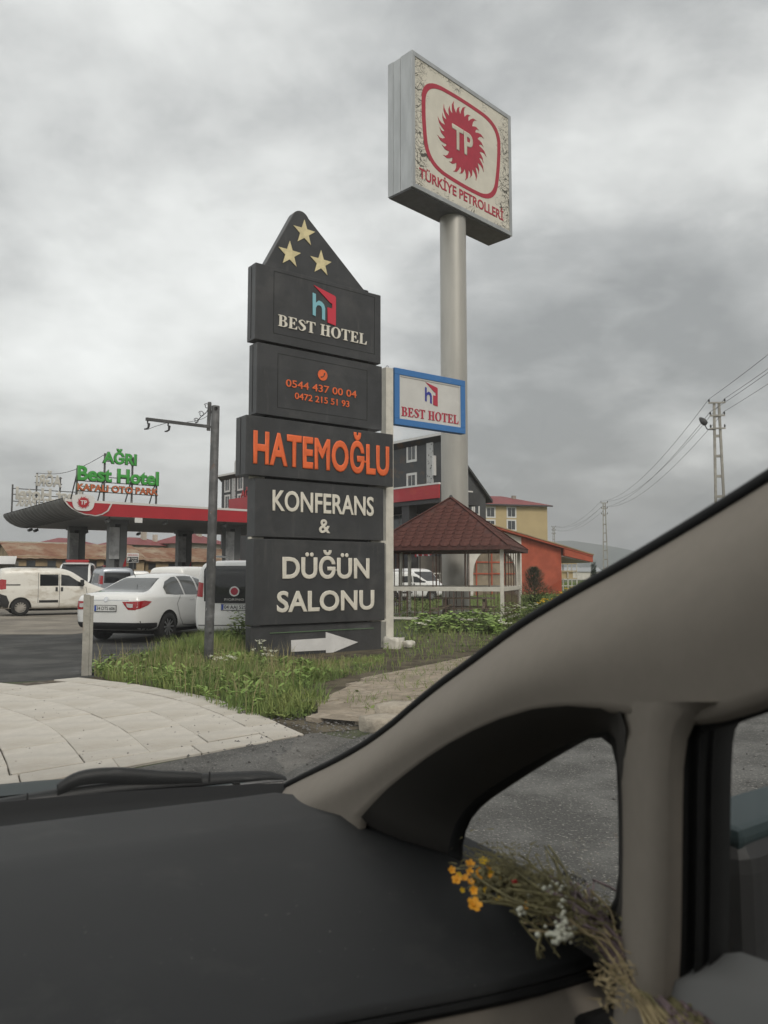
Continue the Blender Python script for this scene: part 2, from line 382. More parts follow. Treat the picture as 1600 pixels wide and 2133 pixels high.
mat('joint_dirt', (0.13, 0.112, 0.09), 0.98, var=0.3, vscale=9, bump=0.8, bscale=80, spec=0.1)
mat('kerb_stone', (0.44, 0.39, 0.32), 0.92, var=0.14, vscale=6, bump=0.7, bscale=35, spec=0.15)
mat('gravel', (0.16, 0.155, 0.15), 0.9, var=0.5, vscale=14, spec=0.2)
mat('totem_grey', (0.044, 0.045, 0.047), 0.42, var=0.12, vscale=1.6, bump=0.05, bscale=8, spec=0.4)
add_layer(MATS['totem_grey'], (0.095, 0.093, 0.09), 1.3, 0.52, 0.78, detail=9, fac=0.7); add_layer(MATS['totem_grey'], (0.15, 0.145, 0.135), 7, 0.60, 0.80, detail=7, fac=0.40, stretch=(1.0, 1.0, 0.12))
mat('totem_base', (0.042, 0.043, 0.045), 0.55, var=0.2, vscale=2, bump=0.3, bscale=20)
add_layer(MATS['totem_base'], (0.09, 0.085, 0.078), 2.2, 0.56, 0.75, fac=0.6)
mat('seam_black', (0.012, 0.012, 0.012), 0.8)
mat('letter_cream', (0.70, 0.66, 0.575), 0.6, var=0.06, vscale=6)
mat('letter_gold', (0.66, 0.57, 0.33), 0.5, var=0.1, vscale=8)
mat('letter_orange', (0.74, 0.135, 0.035), 0.55, var=0.08, vscale=5)
mat('emblem_red', (0.55, 0.03, 0.055), 0.5); mat('emblem_cyan', (0.22, 0.48, 0.55), 0.5); mat('emblem_blue', (0.035, 0.04, 0.28), 0.5)
mat('arrow_white', (0.66, 0.65, 0.64), 0.6, var=0.05, vscale=5)
mat('tp_red', (0.38, 0.022, 0.045), 0.5, var=0.06, vscale=3); mat('tp_cream', (0.55, 0.51, 0.42), 0.55, var=0.05, vscale=1.5)
mat('aluminium', (0.42, 0.43, 0.43), 0.42, metal=0.55, var=0.08, vscale=2.5, stretch=(1, 1, .2)); mat('aluminium_dark', (0.16, 0.165, 0.17), 0.5, metal=0.4, var=0.1, vscale=3)
mat('pole_silver', (0.42, 0.405, 0.37), 0.42, metal=0.25, var=0.08, vscale=1.2, stretch=(1, 1, .15))
mat('white_paint', (0.62, 0.59, 0.52), 0.6, var=0.08, vscale=3, bump=0.1, bscale=30)
add_layer(MATS['white_paint'], (0.25, 0.20, 0.14), 14, 0.66, 0.78, fac=0.7)
mat('blue_frame', (0.045, 0.17, 0.42), 0.45); mat('sign_white', (0.58, 0.57, 0.545), 0.5, var=0.04, vscale=2)
mat('sign_red', (0.42, 0.03, 0.06), 0.5)
mat('old_steel', (0.10, 0.10, 0.10), 0.6, metal=0.2, var=0.25, vscale=6, bump=0.3, bscale=25)
add_layer(MATS['old_steel'], (0.16, 0.075, 0.04), 5, 0.60, 0.72, fac=0.85); add_layer(MATS['old_steel'], (0.62, 0.60, 0.58), 9, 0.665, 0.69, detail=8, stretch=(1.3, 1.3, .55), dist=0.6)
mat('dark_steel', (0.06, 0.06, 0.062), 0.6, metal=0.3)
mat('concrete_post', (0.33, 0.315, 0.28), 0.9, var=0.12, vscale=5, bump=0.5, bscale=30)
add_layer(MATS['concrete_post'], (0.26, 0.15, 0.08), 6, 0.62, 0.74, fac=0.7, stretch=(1, 1, .3))
mat('fascia_red', (0.40, 0.022, 0.03), 0.4, var=0.05, vscale=.6); mat('fascia_white', (0.62, 0.60, 0.57), 0.5); mat('cladding_grey', (0.17, 0.17, 0.165), 0.5, var=0.1, vscale=1)
mat('soffit', (0.42, 0.42, 0.41), 0.6, var=0.05, vscale=.4); mat('column_grey', (0.16, 0.165, 0.165), 0.45, var=0.08, vscale=1.2); mat('pump_dark', (0.05, 0.05, 0.052), 0.5)
mat('poster_grey', (0.42, 0.42, 0.42), 0.5, var=0.25, vscale=1.6)
mat('letter_green', (0.055, 0.33, 0.055), 0.45, var=0.05, vscale=1); mat('letter_side', (0.10, 0.16, 0.09), 0.5); mat('letter_orange_dull', (0.52, 0.13, 0.045), 0.5); mat('letter_back', (0.50, 0.48, 0.43), 0.7, var=.1, vscale=2)
mat('hotel_grey', (0.072, 0.074, 0.078), 0.8, var=0.08, vscale=.4, bump=.1, bscale=10); mat('trim_white', (0.66, 0.65, 0.63), 0.6); mat('lattice', (0.5, 0.5, 0.49), 0.6)
add_layer(MATS['lattice'], (0.06, 0.06, 0.065), 3.6, 0.30, 0.16, kind='F1')
mat('win_dark', (0.045, 0.05, 0.055), 0.08, spec=0.8); mat('win_sky', (0.16, 0.19, 0.20), 0.06, spec=0.8)
mat('roof_dark', (0.055, 0.055, 0.058), 0.6, metal=.2); mat('roof_red', (0.20, 0.042, 0.042), 0.6, var=0.12, vscale=.6)
mat('yellow_wall', (0.50, 0.39, 0.215), 0.9, var=0.06, vscale=.15); mat('brick_red', (0.42, 0.088, 0.045), 0.85, var=0.12, vscale=.8, bump=.15, bscale=8)
mat('cream_wall', (0.48, 0.45, 0.38), 0.9, var=0.1, vscale=.5); mat('white_wall', (0.66, 0.63, 0.57), 0.85, var=0.06, vscale=1); mat('tan_glass', (0.26, 0.21, 0.15), 0.12, spec=.7, var=.25, vscale=.8)
mat('plaster_grey', (0.30, 0.275, 0.235), 0.9, var=.15, vscale=.4); mat('barn_wall', (0.36, 0.27, 0.165), 0.95, var=.2, vscale=.5)
mat('rust_roof', (0.23, 0.115, 0.065), 0.85, var=.3, vscale=.35, col2=(0.34, 0.27, 0.19), ramp=(.40, .66)); add_layer(MATS['rust_roof'], (0.16, 0.055, 0.03), .9, .52, .66, fac=.8)
mat('wood_old', (0.19, 0.15, 0.105), 0.85, var=.25, vscale=6, stretch=(.3, 3, 3)); mat('wood_brown', (0.13, 0.06, 0.035), 0.7, var=.2, vscale=4); mat('bar_brown', (0.10, 0.055, 0.04), 0.7, var=.2, vscale=5)
mat('shingle', (0.098, 0.042, 0.035), 0.92, var=.18, vscale=7, bump=.5, bscale=120, spec=.15); mat('shingle_dark', (0.085, 0.035, 0.03), 0.92, var=.2, vscale=6)
mat('flag_red', (.5, .03, .04), .7); mat('flag_white', (.7, .7, .7), .7)
mat('car_white', (0.80, 0.795, 0.775), 0.22, coat=.6, var=.015, vscale=1); mat('car_white_dirty', (0.74, 0.715, 0.655), 0.35, coat=.3, var=.02, vscale=1)
t_ = add_layer(MATS['car_white_dirty'], (0.33, 0.255, 0.165), 1.6, .50, .68, detail=9, fac=.55, stretch=(1, 1, 2.2))
mat('car_silver', (0.36, 0.385, 0.42), 0.3, metal=.5, coat=.5); mat('car_glass', (0.018, 0.02, 0.022), 0.04, spec=.7); mat('car_black', (0.022, 0.022, 0.023), 0.55); mat('tyre', (0.022, 0.022, 0.022), 0.85, var=.2, vscale=6)
mat('car_glass_clear', (0.075, 0.08, 0.08), 0.04, spec=.8)
mat('rim', (0.34, 0.345, 0.35), 0.35, metal=.7); mat('rim_cover', (0.30, 0.28, 0.25), 0.6, var=.2, vscale=5); mat('lamp_red', (0.35, 0.008, 0.012), 0.15, coat=.8); mat('lamp_clear', (0.55, 0.53, 0.52), 0.15, coat=.8)
mat('plate_white', (0.68, 0.68, 0.66), 0.5); mat('plate_blue', (0.02, 0.07, 0.38), 0.5); mat('ink', (0.015, 0.015, 0.015), 0.6); mat('chrome', (0.6, 0.6, 0.6), 0.2, metal=1.0)
mat('leaf_grass', (0.13, 0.195, 0.05), 0.7, spec=.3); mat('leaf_weed', (0.17, 0.26, 0.06), 0.6, spec=.35); mat('leaf_dark', (0.035, 0.065, 0.03), 0.75); mat('stem', (0.12, 0.14, 0.05), .8); mat('trunk', (.09, .07, .05), .9)
mat('petal_white', (.72, .72, .58), .7); mat('petal_yellow', (.72, .46, .02), .7); mat('grass_dry', (.30, .26, .13), .8)
for nm, c2, sc in (('leaf_grass', (0.25, 0.29, 0.09), 1.6), ('leaf_weed', (0.27, 0.38, 0.10), 3.0), ('leaf_dark', (.06, .09, .04), 2.0)):
    add_layer(MATS[nm], c2, sc, .42, .62, detail=4)
mat('pole_concrete', (.33, .315, .28), .9, var=.15, vscale=2); mat('wire', (.02, .02, .02), .7); mat('hill', (.11, .135, .12), 1.0, var=.2, vscale=.004); mat('far_wood', (.05, .065, .045), 1.0, var=.3, vscale=.05)
mat('trim_taupe', (0.16, 0.148, 0.128), 0.8, bump=.06, bscale=900, spec=.2, var=.03, vscale=30); mat('trim_beige', (0.235, 0.208, 0.175), 0.75, var=.02, vscale=40, bump=.06, bscale=900, spec=.25); mat('trim_grey', (0.15, 0.15, 0.145), .75, bump=.05, bscale=900, spec=.25)
mat('trim_beige_shaded', (0.055, 0.051, 0.046), 0.8, bump=.06, bscale=900, spec=.2); mat('dash_black', (0.020, 0.0205, 0.021), 0.62, bump=.10, bscale=1100, spec=.35, var=.04, vscale=6); mat('rubber', (0.010, 0.010, 0.010), .7, spec=.3); mat('wiper_black', (0.020, 0.021, 0.022), .5, spec=.35); mat('metal_line', (.16, .16, .16), .35, metal=.6)
mat('seat_cloth', (.12, .115, .11), .95); mat('headliner', (.20, .185, .165), .95); mat('car_teal', (.030, .046, .05), .5, metal=.1, spec=.3)
mat('dry_green', (.17, .15, .07), .85, var=.3, vscale=30); mat('dry_purple', (.16, .115, .12), .85, var=.2, vscale=30); mat('dry_tan', (.33, .26, .14), .85, var=.2, vscale=30); mat('petal_orange', (.80, .36, .02), .6, var=.15, vscale=60); mat('petal_dry_white', (.55, .55, .45), .8)
mat('berry_red', (.4, .02, .02), .5)
glass('windscreen_glass', (0.95, 0.965, 0.955), 0.75, dirt=0.10); glass('side_glass', (0.86, 0.88, 0.87), 0.8); glass('dimming_glass', (0.25, 0.26, 0.26), 0.8); glass('arch_glass', (.8, .8, .78), .9)
add_layer(MATS['dash_black'], (0.075, 0.072, 0.066), 7, 0.56, 0.80, detail=9, fac=.35); add_layer(MATS['dash_black'], (0.16, 0.155, 0.14), 140, 0.735, 0.78, detail=2, fac=.8)
# ================================================================ the setting
sheet('ground', [(5800*cos(2*pi*i/48), 5800*sin(2*pi*i/48)) for i in range(48)], 0.0, 'field', kind='structure')
# forecourt asphalt, reaching from the paving to the filling station
sheet('forecourt', [(-4.35,10.95),(-2.6,12.9),(-1.9,15.2),(0.0,17.2),(1.4,21.0),(-1.0,33),(3.0,46),(10,60),(-4,82),(-40,100),(-70,60),(-45,8),(-9,9.2)], 0.004, 'asphalt', kind='structure')
sheet('concrete_apron', [(-7.6,19.3),(-6.4,23.5),(-7.6,31),(-10,40),(-40,52),(-45,20)], 0.008, 'dusty_concrete', kind='structure')
KD = Vector((0.53, 0.85, 0)).normalized(); K0 = Vector((-0.12, 7.25, 0))
def kp(t, s=0.0): return K0 + KD*t + Vector((KD.y, -KD.x, 0))*s
a_, b_ = kp(-.3), kp(95)
sheet('road', [(-60,-30),(40,-30),(80,60),(b_.x,b_.y),(a_.x,a_.y),(-.62,7.3),(-2.6,5.1),(-60,-6)], 0.004, 'road', kind='structure')
# verge: soil under the grass
sheet('verge_soil', [(-4.3,10.9),(-2.2,9.2),(-.75,7.2),(-.1,7.5),(kp(40).x,kp(40).y),(30,70),(6,45),(1.6,27),(1.2,21),(.2,17.2),(-1.9,15.0),(-2.8,12.8)], 0.006, 'soil', kind='structure')

# --- white stone paving, slab by slab
PA = Vector((-.71, -.704, 0)).normalized(); PB = Vector((-.68, .733, 0)).normalized(); PC = G(632, 1534)
def bend(b): return .47*sin(pi*max(0, b)/5.5)
def pv(a, b): return PC + PA*(a-bend(b)) + PB*b
paving = sheet('paving', [pv(12,-.02)[:2], pv(12,5.3)[:2]]+[pv(-.02,5.3*(1-i/14))[:2] for i in range(15)], 0.010, 'joint_dirt', kind='structure')
def far_limit(a, b):      # the far side of the paving is an arc
    p = pv(a, b); return p.y < 10.95 - .10*max(0, -p.x-4.2) and b < 5.2
def put_slab(a, b, w, l):
    j = lambda: random.uniform(-.005, .004); c = [pv(a+j(), b+j()), pv(a+w+j(), b+j()), pv(a+w+j(), b+l/2), pv(a+w+j(), b+l+j()), pv(a+j(), b+l+j()), pv(a+j(), b+l/2)]
    o_ = sum(c, Vector())/6; m = MB(); m.zprism([((p-o_).x, (p-o_).y) for p in c], 0, .055); me = mesh('slab', m.v, m.f, 'slab')
    bm = bmesh.new(); bm.from_mesh(me); bmesh.ops.bevel(bm, geom=[e for e in bm.edges if e.verts[0].co.z > .05 and e.verts[1].co.z > .05], offset=.006, segments=1, affect='EDGES'); bm.to_mesh(me); bm.free()
    return link('slab', me, paving, (o_.x, o_.y, -.031+random.uniform(-.005, .005)), (random.uniform(-.007, .007), random.uniform(-.007, .007), 0))
a = .345
while a < 9:
    put_slab(a, 0, .686, .298); a += .695
b = 0.0
while b < 4.9:
    put_slab(0, b, .332, .646); b += .655
row = 0; a = .345
while a < 8.5:
    b = .312; w = .528
    if row % 2 == 0: put_slab(a, b, w, .317); b += .325
    while b < 5.0 and far_limit(a, b+.5):
        put_slab(a, b, w, .852); b += .86
    a += .535; row += 1

# --- verge pavers half sunk in sand
vsand = sheet('verge_pavement', [kp(.2,-.06)[:2], kp(26,-.06)[:2], kp(26,-2.6)[:2], kp(10,-2.3)[:2], kp(5.5,-2.0)[:2], kp(3.1,-2.0)[:2], kp(1.0,-1.35)[:2], kp(.15,-.7)[:2]], 0.055, 'sand', kind='structure')
vp = [tuple(v.co[:2]) for v in vsand.data.vertices]
pm = []
for k in range(4):
    m = MB(); j = lambda: random.uniform(-.008, .008)
    m.zprism([(-.11+j(),-.075),(-.05,-.085+j()),(.0,-.07),(.05,-.085),(.11+j(),-.075),(.11,.075+j()),(.05,.065),(0,.08+j()),(-.05,.065),(-.11,.075)], -.03, .012)
    me = mesh('paver', m.v, m.f, 'paver'); pm.append(me)
cand = []
for i in range(-16, 120):
    for j in range(-2, 22):
        t, s = i*.235, -(.1+j*.165); p = kp(t+(j % 2)*.117, s)
        if inside([p.x], [p.y], vp)[0] and random.random() < .55 and p.y < 14.2: cand.append(p)
cand.sort(key=lambda p: p.y)
for p in cand[:290]:
    link('paver', random.choice(pm), vsand, (p.x, p.y, .048+random.uniform(-.010, .006)), (random.uniform(-.04, .04), random.uniform(-.04, .04), math.atan2(KD.y, KD.x)+random.uniform(-.05, .05)))
# --- kerb stones along the verge
kerb = thing('kerb', 'broken pale concrete kerb edging the sandy verge beside the road', 'kerb', (0, 0, 0))
def rock(name, parent, c, sx, sy, sz, rz, m, sub=2, rough=.12):
    bm = bmesh.new(); bmesh.ops.create_cube(bm, size=1.0); bmesh.ops.subdivide_edges(bm, edges=bm.edges, cuts=3, use_grid_fill=True)
    for v in bm.verts:
        n = Vector((sin(v.co.x*9+c[0]*5), sin(v.co.y*8+c[1]*3+1), sin(v.co.z*7+v.co.x*5)))*rough*.35
        v.co = v.co*(1-.10*max(0, v.co.length-.62)) + n*.3 + Vector([random.uniform(-1, 1) for _ in range(3)])*rough*.10
        v.co.x *= sx; v.co.y *= sy; v.co.z *= sz
    me = bpy.data.meshes.new(name); bm.to_mesh(me); bm.free(); me.materials.append(MATS[m]); me.polygons.foreach_set('use_smooth', [True]*len(me.polygons))
    return link(name, me, parent, c, rz)
kz = math.atan2(KD.y, KD.x)
c = kp(.25, .02); rock('kerb_stone', kerb, (c.x, c.y, .04), .50, .26, .17, kz-.35, 'kerb_stone', rough=.3)
c = kp(.62, -.10); rock('kerb_stone', kerb, (c.x, c.y, .07), .42, .30, .22, kz+.15, 'kerb_stone', rough=.3)
for i in range(14):
    c = kp(1.32+i*.94, 0); rock('kerb_stone', kerb, (c.x, c.y, .075), .91, .17, .21, kz+random.uniform(-.01, .01), 'kerb_stone', rough=.05)

# --- loose gravel
def gravel_mesh(pts, r0, r1, seed):
    g = np.random.default_rng(seed); n = len(pts)
    base = np.array([(0,0,1),(1,0,0),(0,1,0),(-1,0,0),(0,-1,0),(0,0,-.6)], float); tri = np.array([(0,1,2),(0,2,3),(0,3,4),(0,4,1),(5,2,1),(5,3,2),(5,4,3),(5,1,4)])
    r = g.uniform(r0, r1, n)*g.uniform(.6, 1, n)
    V = base[None]*g.uniform(.6, 1.25, (n, 6, 1)); ang = g.uniform(0, 6.28, n); ca, sa = np.cos(ang)[:, None], np.sin(ang)[:, None]
    x = V[..., 0]*ca-V[..., 1]*sa; y = V[..., 0]*sa+V[..., 1]*ca; V = np.stack([x, y*.8, V[..., 2]*.65], -1)*r[:, None, None]
    V += np.array(pts)[:, None, :]; F = (tri[None]+np.arange(n)[:, None, None]*6).reshape(-1, 3)
    me = bpy.data.meshes.new('gravel'); me.from_pydata(V.reshape(-1, 3).tolist(), [], F.tolist()); me.materials.append(MATS['gravel']); return me
gp = []; gpp = []
cl = [(G(640,1490), .38, 420), (G(720,1515), .42, 500), (G(560,1475), .35, 200), (G(640,1545), .7, 260), (G(500,1585), .8, 160), (G(70,1600), .22, 260), (G(30,1560), .25, 150)]
for c, s, n in cl:
    for _ in range(n): gp.append((c.x+random.gauss(0, s), c.y+random.gauss(0, s*.7), random.uniform(.008, .02)))
for _ in range(700): gp.append((random.uniform(1.2, 7.5), random.uniform(1.5, 9), .008))
for _ in range(300): p = pv(random.uniform(0, 5), random.uniform(0, 5)); gpp.append((p.x, p.y, .027))
link('loose_gravel', gravel_mesh(gp, .006, .022, 3), None, kind='stuff', label='loose dark gravel scattered between the paving and the road', category='gravel')

link('paving_grit', gravel_mesh(gpp, .003, .011, 5), None, kind='stuff', label='fine dark grit lying on the white paving', category='grit')

# ================================================================ hotel totem
TA = radians(53.0); TL = G(527, 1372); TF = Frame((TL.x, TL.y, 0), pi/2-TA)
totem = thing('sign_totem', 'tall dark grey stacked totem sign with three gold stars and orange lettering', 'sign', TF.loc, TF.rz)
def panel(name, x0, x1, z0, z1, y0=0.0, y1=.30, m='totem_grey'): return MB().box(x0, x1, y0, y1, z0-.016, z1+.014).build(name, m, totem, bevel=.009)
def tp(px, py, y=0.0): q = TF.y(px, py, y); return (q.x, q.z)
MB().box(.25, 2.5, .08, .24, 0, 7.1).build('core_frame', 'seam_black', totem)
MB().box(-.02, 2.81, .06, .26, -.05, .54).build('plinth', 'totem_base', totem, bevel=.015)
MB().box(.35, 2.62, .040, .062, .41, .425).build('trim_line', 'letter_side', totem)
panel('sign_box', -.01, 2.85, .58, 2.06); panel('sign_box', .0, 2.82, 2.13, 3.13); panel('sign_box', -.22, 3.02, 3.20, 4.22, -.05, .34)
panel('sign_box', .0, 2.78, 4.31, 5.57); panel('sign_box', -.05, 2.75, 5.65, 7.02)
for x0, x1, z0, z1 in ((-.225, 3.025, 3.2, 4.22), (-.055, 0, 5.66, 7.0), (-.005, 0, 4.33, 5.55)):      # seam along the left edge
    MB().box(x0-.001, x0+.02, .15, .158, z0+.01, z1-.01).build('seam', 'seam_black', totem)
crest = [tp(548, 556, .08), (.02, 6.98), (2.52, 6.98), tp(771, 611, .08)] + arc(*tp(626, 462, .08), .165, .20, 40, 150, 8)
ap = tp(626, 440, .08)
cr_ = [(.12, 6.98), (2.50, 6.98), (2.46, 7.02)] + arc(ap[0]+.0, ap[1]-.22, .20, .22, 32, 150, 9)
MB().prism(cr_, .06, .24).build('crest', 'totem_grey', totem, bevel=.012)
for cx, cy in ((655, 278), (525, 468), (803, 548)):
    u, z = tp(480+cx/4.267, 420+cy/4.267, .06)
    shape([[(u+(.255 if i % 2 == 0 else .102)*sin(i*pi/5)*.98, z+(.255 if i % 2 == 0 else .102)*cos(i*pi/5)) for i in range(10)]], totem, 'letter_gold', .056, .012, 'star')
def sheetp(x0, x1, z0, z1):      # thin raised sheet: its edge draws the inner line
    g = MB()
    for q in ((x0, x1, z0, z0+.010), (x0, x1, z1-.010, z1), (x0, x0+.010, z0+.01, z1-.01), (x1-.010, x1, z0+.01, z1-.01)): g.box(q[0], q[1], -.003, .004, q[2], q[3])
    g.build('inset_line', 'seam_black', totem)
sheetp(.32, 2.60, 5.80, 6.965); sheetp(.42, 2.42, 4.45, 5.45)
x0, z0 = tp(578, 681); x1, z1 = tp(764, 696); serif('BEST HOTEL', totem, 'letter_cream', x0, x1, z0+.02, z1-.01, -.004, .016)
lx0, lz0 = tp(650.5, 668); lx1, lz1 = tp(699, 606)
hotel_logo(totem, None, lambda a, b: (lx0+(lx1-lx0)*a, lz0+(lz1-lz0)*b), ('emblem_red', 'emblem_cyan'), -.004, .014)
pc = tp(671.7, 781.6); shape([ell(pc[0], pc[1], .105, .105)], totem, 'letter_orange', -.003, .010, 'phone_disc')
shape([stroke([(pc[0]-.045, pc[1]-.045), (pc[0]-.005, pc[1]-.035), (pc[0]+.03, pc[1]), (pc[0]+.04, pc[1]+.045)], [.03, .018, .018, .03])], totem, 'totem_grey', -.0135, .004, 'phone_handset')
for s, ll, ur, m, off, y, nm in (('0544 437 00 04', (595, 805), (742, 815), 'letter_orange', .010, 0, 'phone_number'), ('0472 215 51 93', (613.5, 831), (727, 836), 'letter_orange', .012, 0, 'phone_number'),
        ('HATEMOĞLU', (526.7, 965.5), (810, 931), 'letter_orange', .036, -.05, 'lettering'), ('KONFERANS', (567, 1063.5), (778, 1036), 'letter_cream', .020, 0, 'lettering'), ('&', (664, 1110), (687.5, 1082), 'letter_cream', .02, 0, 'lettering'),
        ('DÜĞÜN', (587.5, 1205.7), (769, 1163), 'letter_cream', .026, 0, 'lettering'), ('SALONU', (576, 1276), (779, 1229), 'letter_cream', .026, 0, 'lettering')):
    u0, z0 = tp(*ll, y); u1, z1 = tp(*ur, y)
    text(s, totem, m, u0, u1, z0, z1, y-.004, .012, off, 1.06 if 'HATEM' in s else 1.0, nm)
arr = [tp(480+x/3.809, 840+y/3.809, .06) for x, y in ((480,1880),(755,1862),(755,1815),(1010,1895),(755,2000),(755,1958),(480,1972))]
shape([arr], totem, 'arrow_white', .056, .012, 'arrow')
for z in (2.09, .56): MB().box(2.60, 2.95, .10, .22, z-.03, z+.025).build('bracket', 'white_paint', totem)
for z in (2.09, 3.165): MB().box(-.03, .3, .12, .2, z-.02, z+.02).build('bracket', 'white_paint', totem)

# ================================================================ white post with the blue framed sign
BF = Frame((PY(819.5, 900, 15.85).x, 15.85, 0), pi/2-radians(54))
bs = thing('hotel_sign', 'white sign with blue frame on a white post behind the dark totem', 'sign', BF.loc, BF.rz)
MB().box(-.20, -.01, -.02, .17, -.1, BF.y(810, 766).z).build('post', 'white_paint', bs, bevel=.012)
MB().tube([(-.10+.03*cos(t*.7), .07, BF.y(810, 766).z+.03+.03*sin(t*.7)) for t in range(10)], .006, 6).build('lifting_ring', 'dark_steel', bs)
q0, q1 = BF.y(820, 884), BF.y(966, 793)
X1, Z0, Z1 = q1.x, q0.z, BF.y(820, 766).z; fw = .13
fr = MB(); fr.box(0, X1, -.05, .11, Z0, Z0+fw); fr.box(0, X1, -.05, .11, Z1-fw, Z1); fr.box(0, fw, -.049, .109, Z0+fw, Z1-fw); fr.box(X1-fw, X1, -.049, .109, Z0+fw, Z1-fw)
fr.build('frame', 'blue_frame', bs, bevel=.008)
MB().box(fw-.01, X1-fw+.01, -.02, .09, Z0+fw-.01, Z1-fw+.01).build('sign_face', 'sign_white', bs)
MB().box(fw-.02, X1-fw+.02, -.034, -.021, Z0+fw-.01, Z0+fw+.03).box(fw-.02, X1-fw+.02, -.034, -.021, Z1-fw-.03, Z1-fw+.01).box(fw-.01, fw+.03, -.033, -.021, Z0+fw+.03, Z1-fw-.03).box(X1-fw-.03, X1-fw+.01, -.033, -.021, Z0+fw+.03, Z1-fw-.03).build('inner_trim', 'sign_white', bs)
a0, a1 = BF.y(834.5, 867), BF.y(954, 866); serif('BEST HOTEL', bs, 'sign_red', a0.x, a1.x, a0.z+.01, a1.z, -.022, .010)
a0, a1 = BF.y(884, 843), BF.y(910, 801)
hotel_logo(bs, None, lambda a, b: (a0.x+(a1.x-a0.x)*a, a0.z+(a1.z-a0.z)*b), ('sign_red', 'emblem_blue'), -.022, .008)
rub = [rock('white_rubble_stone', None, (BF.loc.x+.05+dx, BF.loc.y-.12+dy, .08), sx, sx*.8, sz, dx*9, 'white_paint', rough=.9) for dx, dy, sx, sz in ((-.05, -.1, .36, .26), (.24, -.05, .22, .13))]
rub[0]['label'] = 'larger lump of white rubble at the foot of the white sign post'; rub[1]['label'] = 'smaller white rubble lump right of the post foot'
for r in rub: r['category'] = 'rubble'; r['group'] = 'rubble at the white post'

# ================================================================ the tall petrol sign
SA = radians(45.5); s0 = PY(856, 104, 26.0); SF = Frame((s0.x, s0.y, 0), pi/2-SA)
def sp(px, py, y=0.0): q = SF.y(px, py, y); return (q.x, q.z)
def sz1(x, y): return (780+x/4.6375, 80+y/4.6375)
ps = thing('petrol_sign', 'tall square petrol sign with red sun emblem on a silver pole', 'sign', SF.loc + SF.R @ Vector((2.86, .58, 0)), SF.rz)
off = Vector((-2.86, -.58, 0))
def psl(o): o.location = off; return o
Wd, ZT, ZB = 5.72, sp(856, 104)[1], sp(854, 387)[1]
psl(MB().box(0, Wd, 0, .52, ZB, ZT).build('front_box', 'aluminium', ps, bevel=.02)); psl(MB().box(0.0, Wd, .53, .87, ZB+.0, ZT-.03).build('middle_box', 'aluminium', ps, bevel=.01)); psl(MB().box(0.0, Wd, .88, 1.14, ZB, ZT-.0).build('back_box', 'aluminium', ps, bevel=.015))
psl(MB().box(.03, Wd-.03, .03, 1.11, ZB-.04, ZB-.003).build('bottom_sheet', 'aluminium_dark', ps))
fr = MB(); e = .16
fr.box(0, Wd, -.05, -.002, ZB, ZB+e).box(0, Wd, -.05, -.002, ZT-e, ZT).box(0, e, -.049, -.002, ZB+e, ZT-e).box(Wd-e, Wd, -.049, -.002, ZB+e, ZT-e)
psl(fr.build('frame', 'aluminium', ps, bevel=.008))
# cream face, its film split and peeling towards the edges
m = mat('tp_film', (0.62, 0.585, 0.50), 0.5, var=.05, vscale=1.2); t = m.node_tree; b = t.nodes['Principled BSDF']
def N(t, ty, **k):
    n = t.nodes.new(ty)
    for a, v in k.items(): setattr(n, a, v)
    return n
tcn = N(t, 'ShaderNodeTexCoord'); sx = N(t, 'ShaderNodeSeparateXYZ'); t.links.new(tcn.outputs['Object'], sx.inputs[0])
nz = N(t, 'ShaderNodeTexNoise'); nz.inputs['Scale'].default_value = 2.2; nz.inputs['Detail'].default_value = 5; t.links.new(tcn.outputs['Object'], nz.inputs[0])
va = N(t, 'ShaderNodeVectorMath', operation='MULTIPLY_ADD'); t.links.new(nz.outputs['Color'], va.inputs[0]); va.inputs[1].default_value = (.7, .7, .7); t.links.new(tcn.outputs['Object'], va.inputs[2])
mp = N(t, 'ShaderNodeMapping'); mp.inputs['Scale'].default_value = (1.5, .01, 3.6); mp.inputs['Rotation'].default_value = (0, .5, 0); t.links.new(va.outputs[0], mp.inputs[0])
vo = N(t, 'ShaderNodeTexVoronoi', feature='DISTANCE_TO_EDGE'); vo.inputs['Scale'].default_value = 1.5; t.links.new(mp.outputs[0], vo.inputs['Vector'])
vo2 = N(t, 'ShaderNodeTexVoronoi', feature='DISTANCE_TO_EDGE'); vo2.inputs['Scale'].default_value = 3.4; t.links.new(mp.outputs[0], vo2.inputs['Vector'])
def M_(op, a, b_=None):
    n = N(t, 'ShaderNodeMath', operation=op)
    for i, v in enumerate((a, b_)):
        if v is None: continue
        if isinstance(v, (int, float)): n.inputs[i].default_value = v
        else: t.links.new(v, n.inputs[i])
    return n.outputs[0]
zm = (ZB+ZT)/2; ex = M_('SUBTRACT', M_('ABSOLUTE', M_('SUBTRACT', sx.outputs[0], 2.86)), 1.95); ez = M_('SUBTRACT', M_('ABSOLUTE', M_('SUBTRACT', sx.outputs[2], zm)), 2.05)
marg = M_('MAXIMUM', ex, M_('MULTIPLY', ez, .8)); nz2 = N(t, 'ShaderNodeTexNoise'); nz2.inputs['Scale'].default_value = 1.1; t.links.new(tcn.outputs['Object'], nz2.inputs[0])
msk = M_('ADD', M_('MULTIPLY', marg, 1.6), M_('MULTIPLY', M_('SUBTRACT', nz2.outputs[0], .52), 2.0))
thr = M_('MULTIPLY', M_('MINIMUM', M_('MAXIMUM', msk, 0.0), .6), .055)
ck = M_('MAXIMUM', M_('LESS_THAN', vo.outputs['Distance'], thr), M_('LESS_THAN', vo2.outputs['Distance'], M_('SUBTRACT', M_('MULTIPLY', thr, 1.1), .010)))
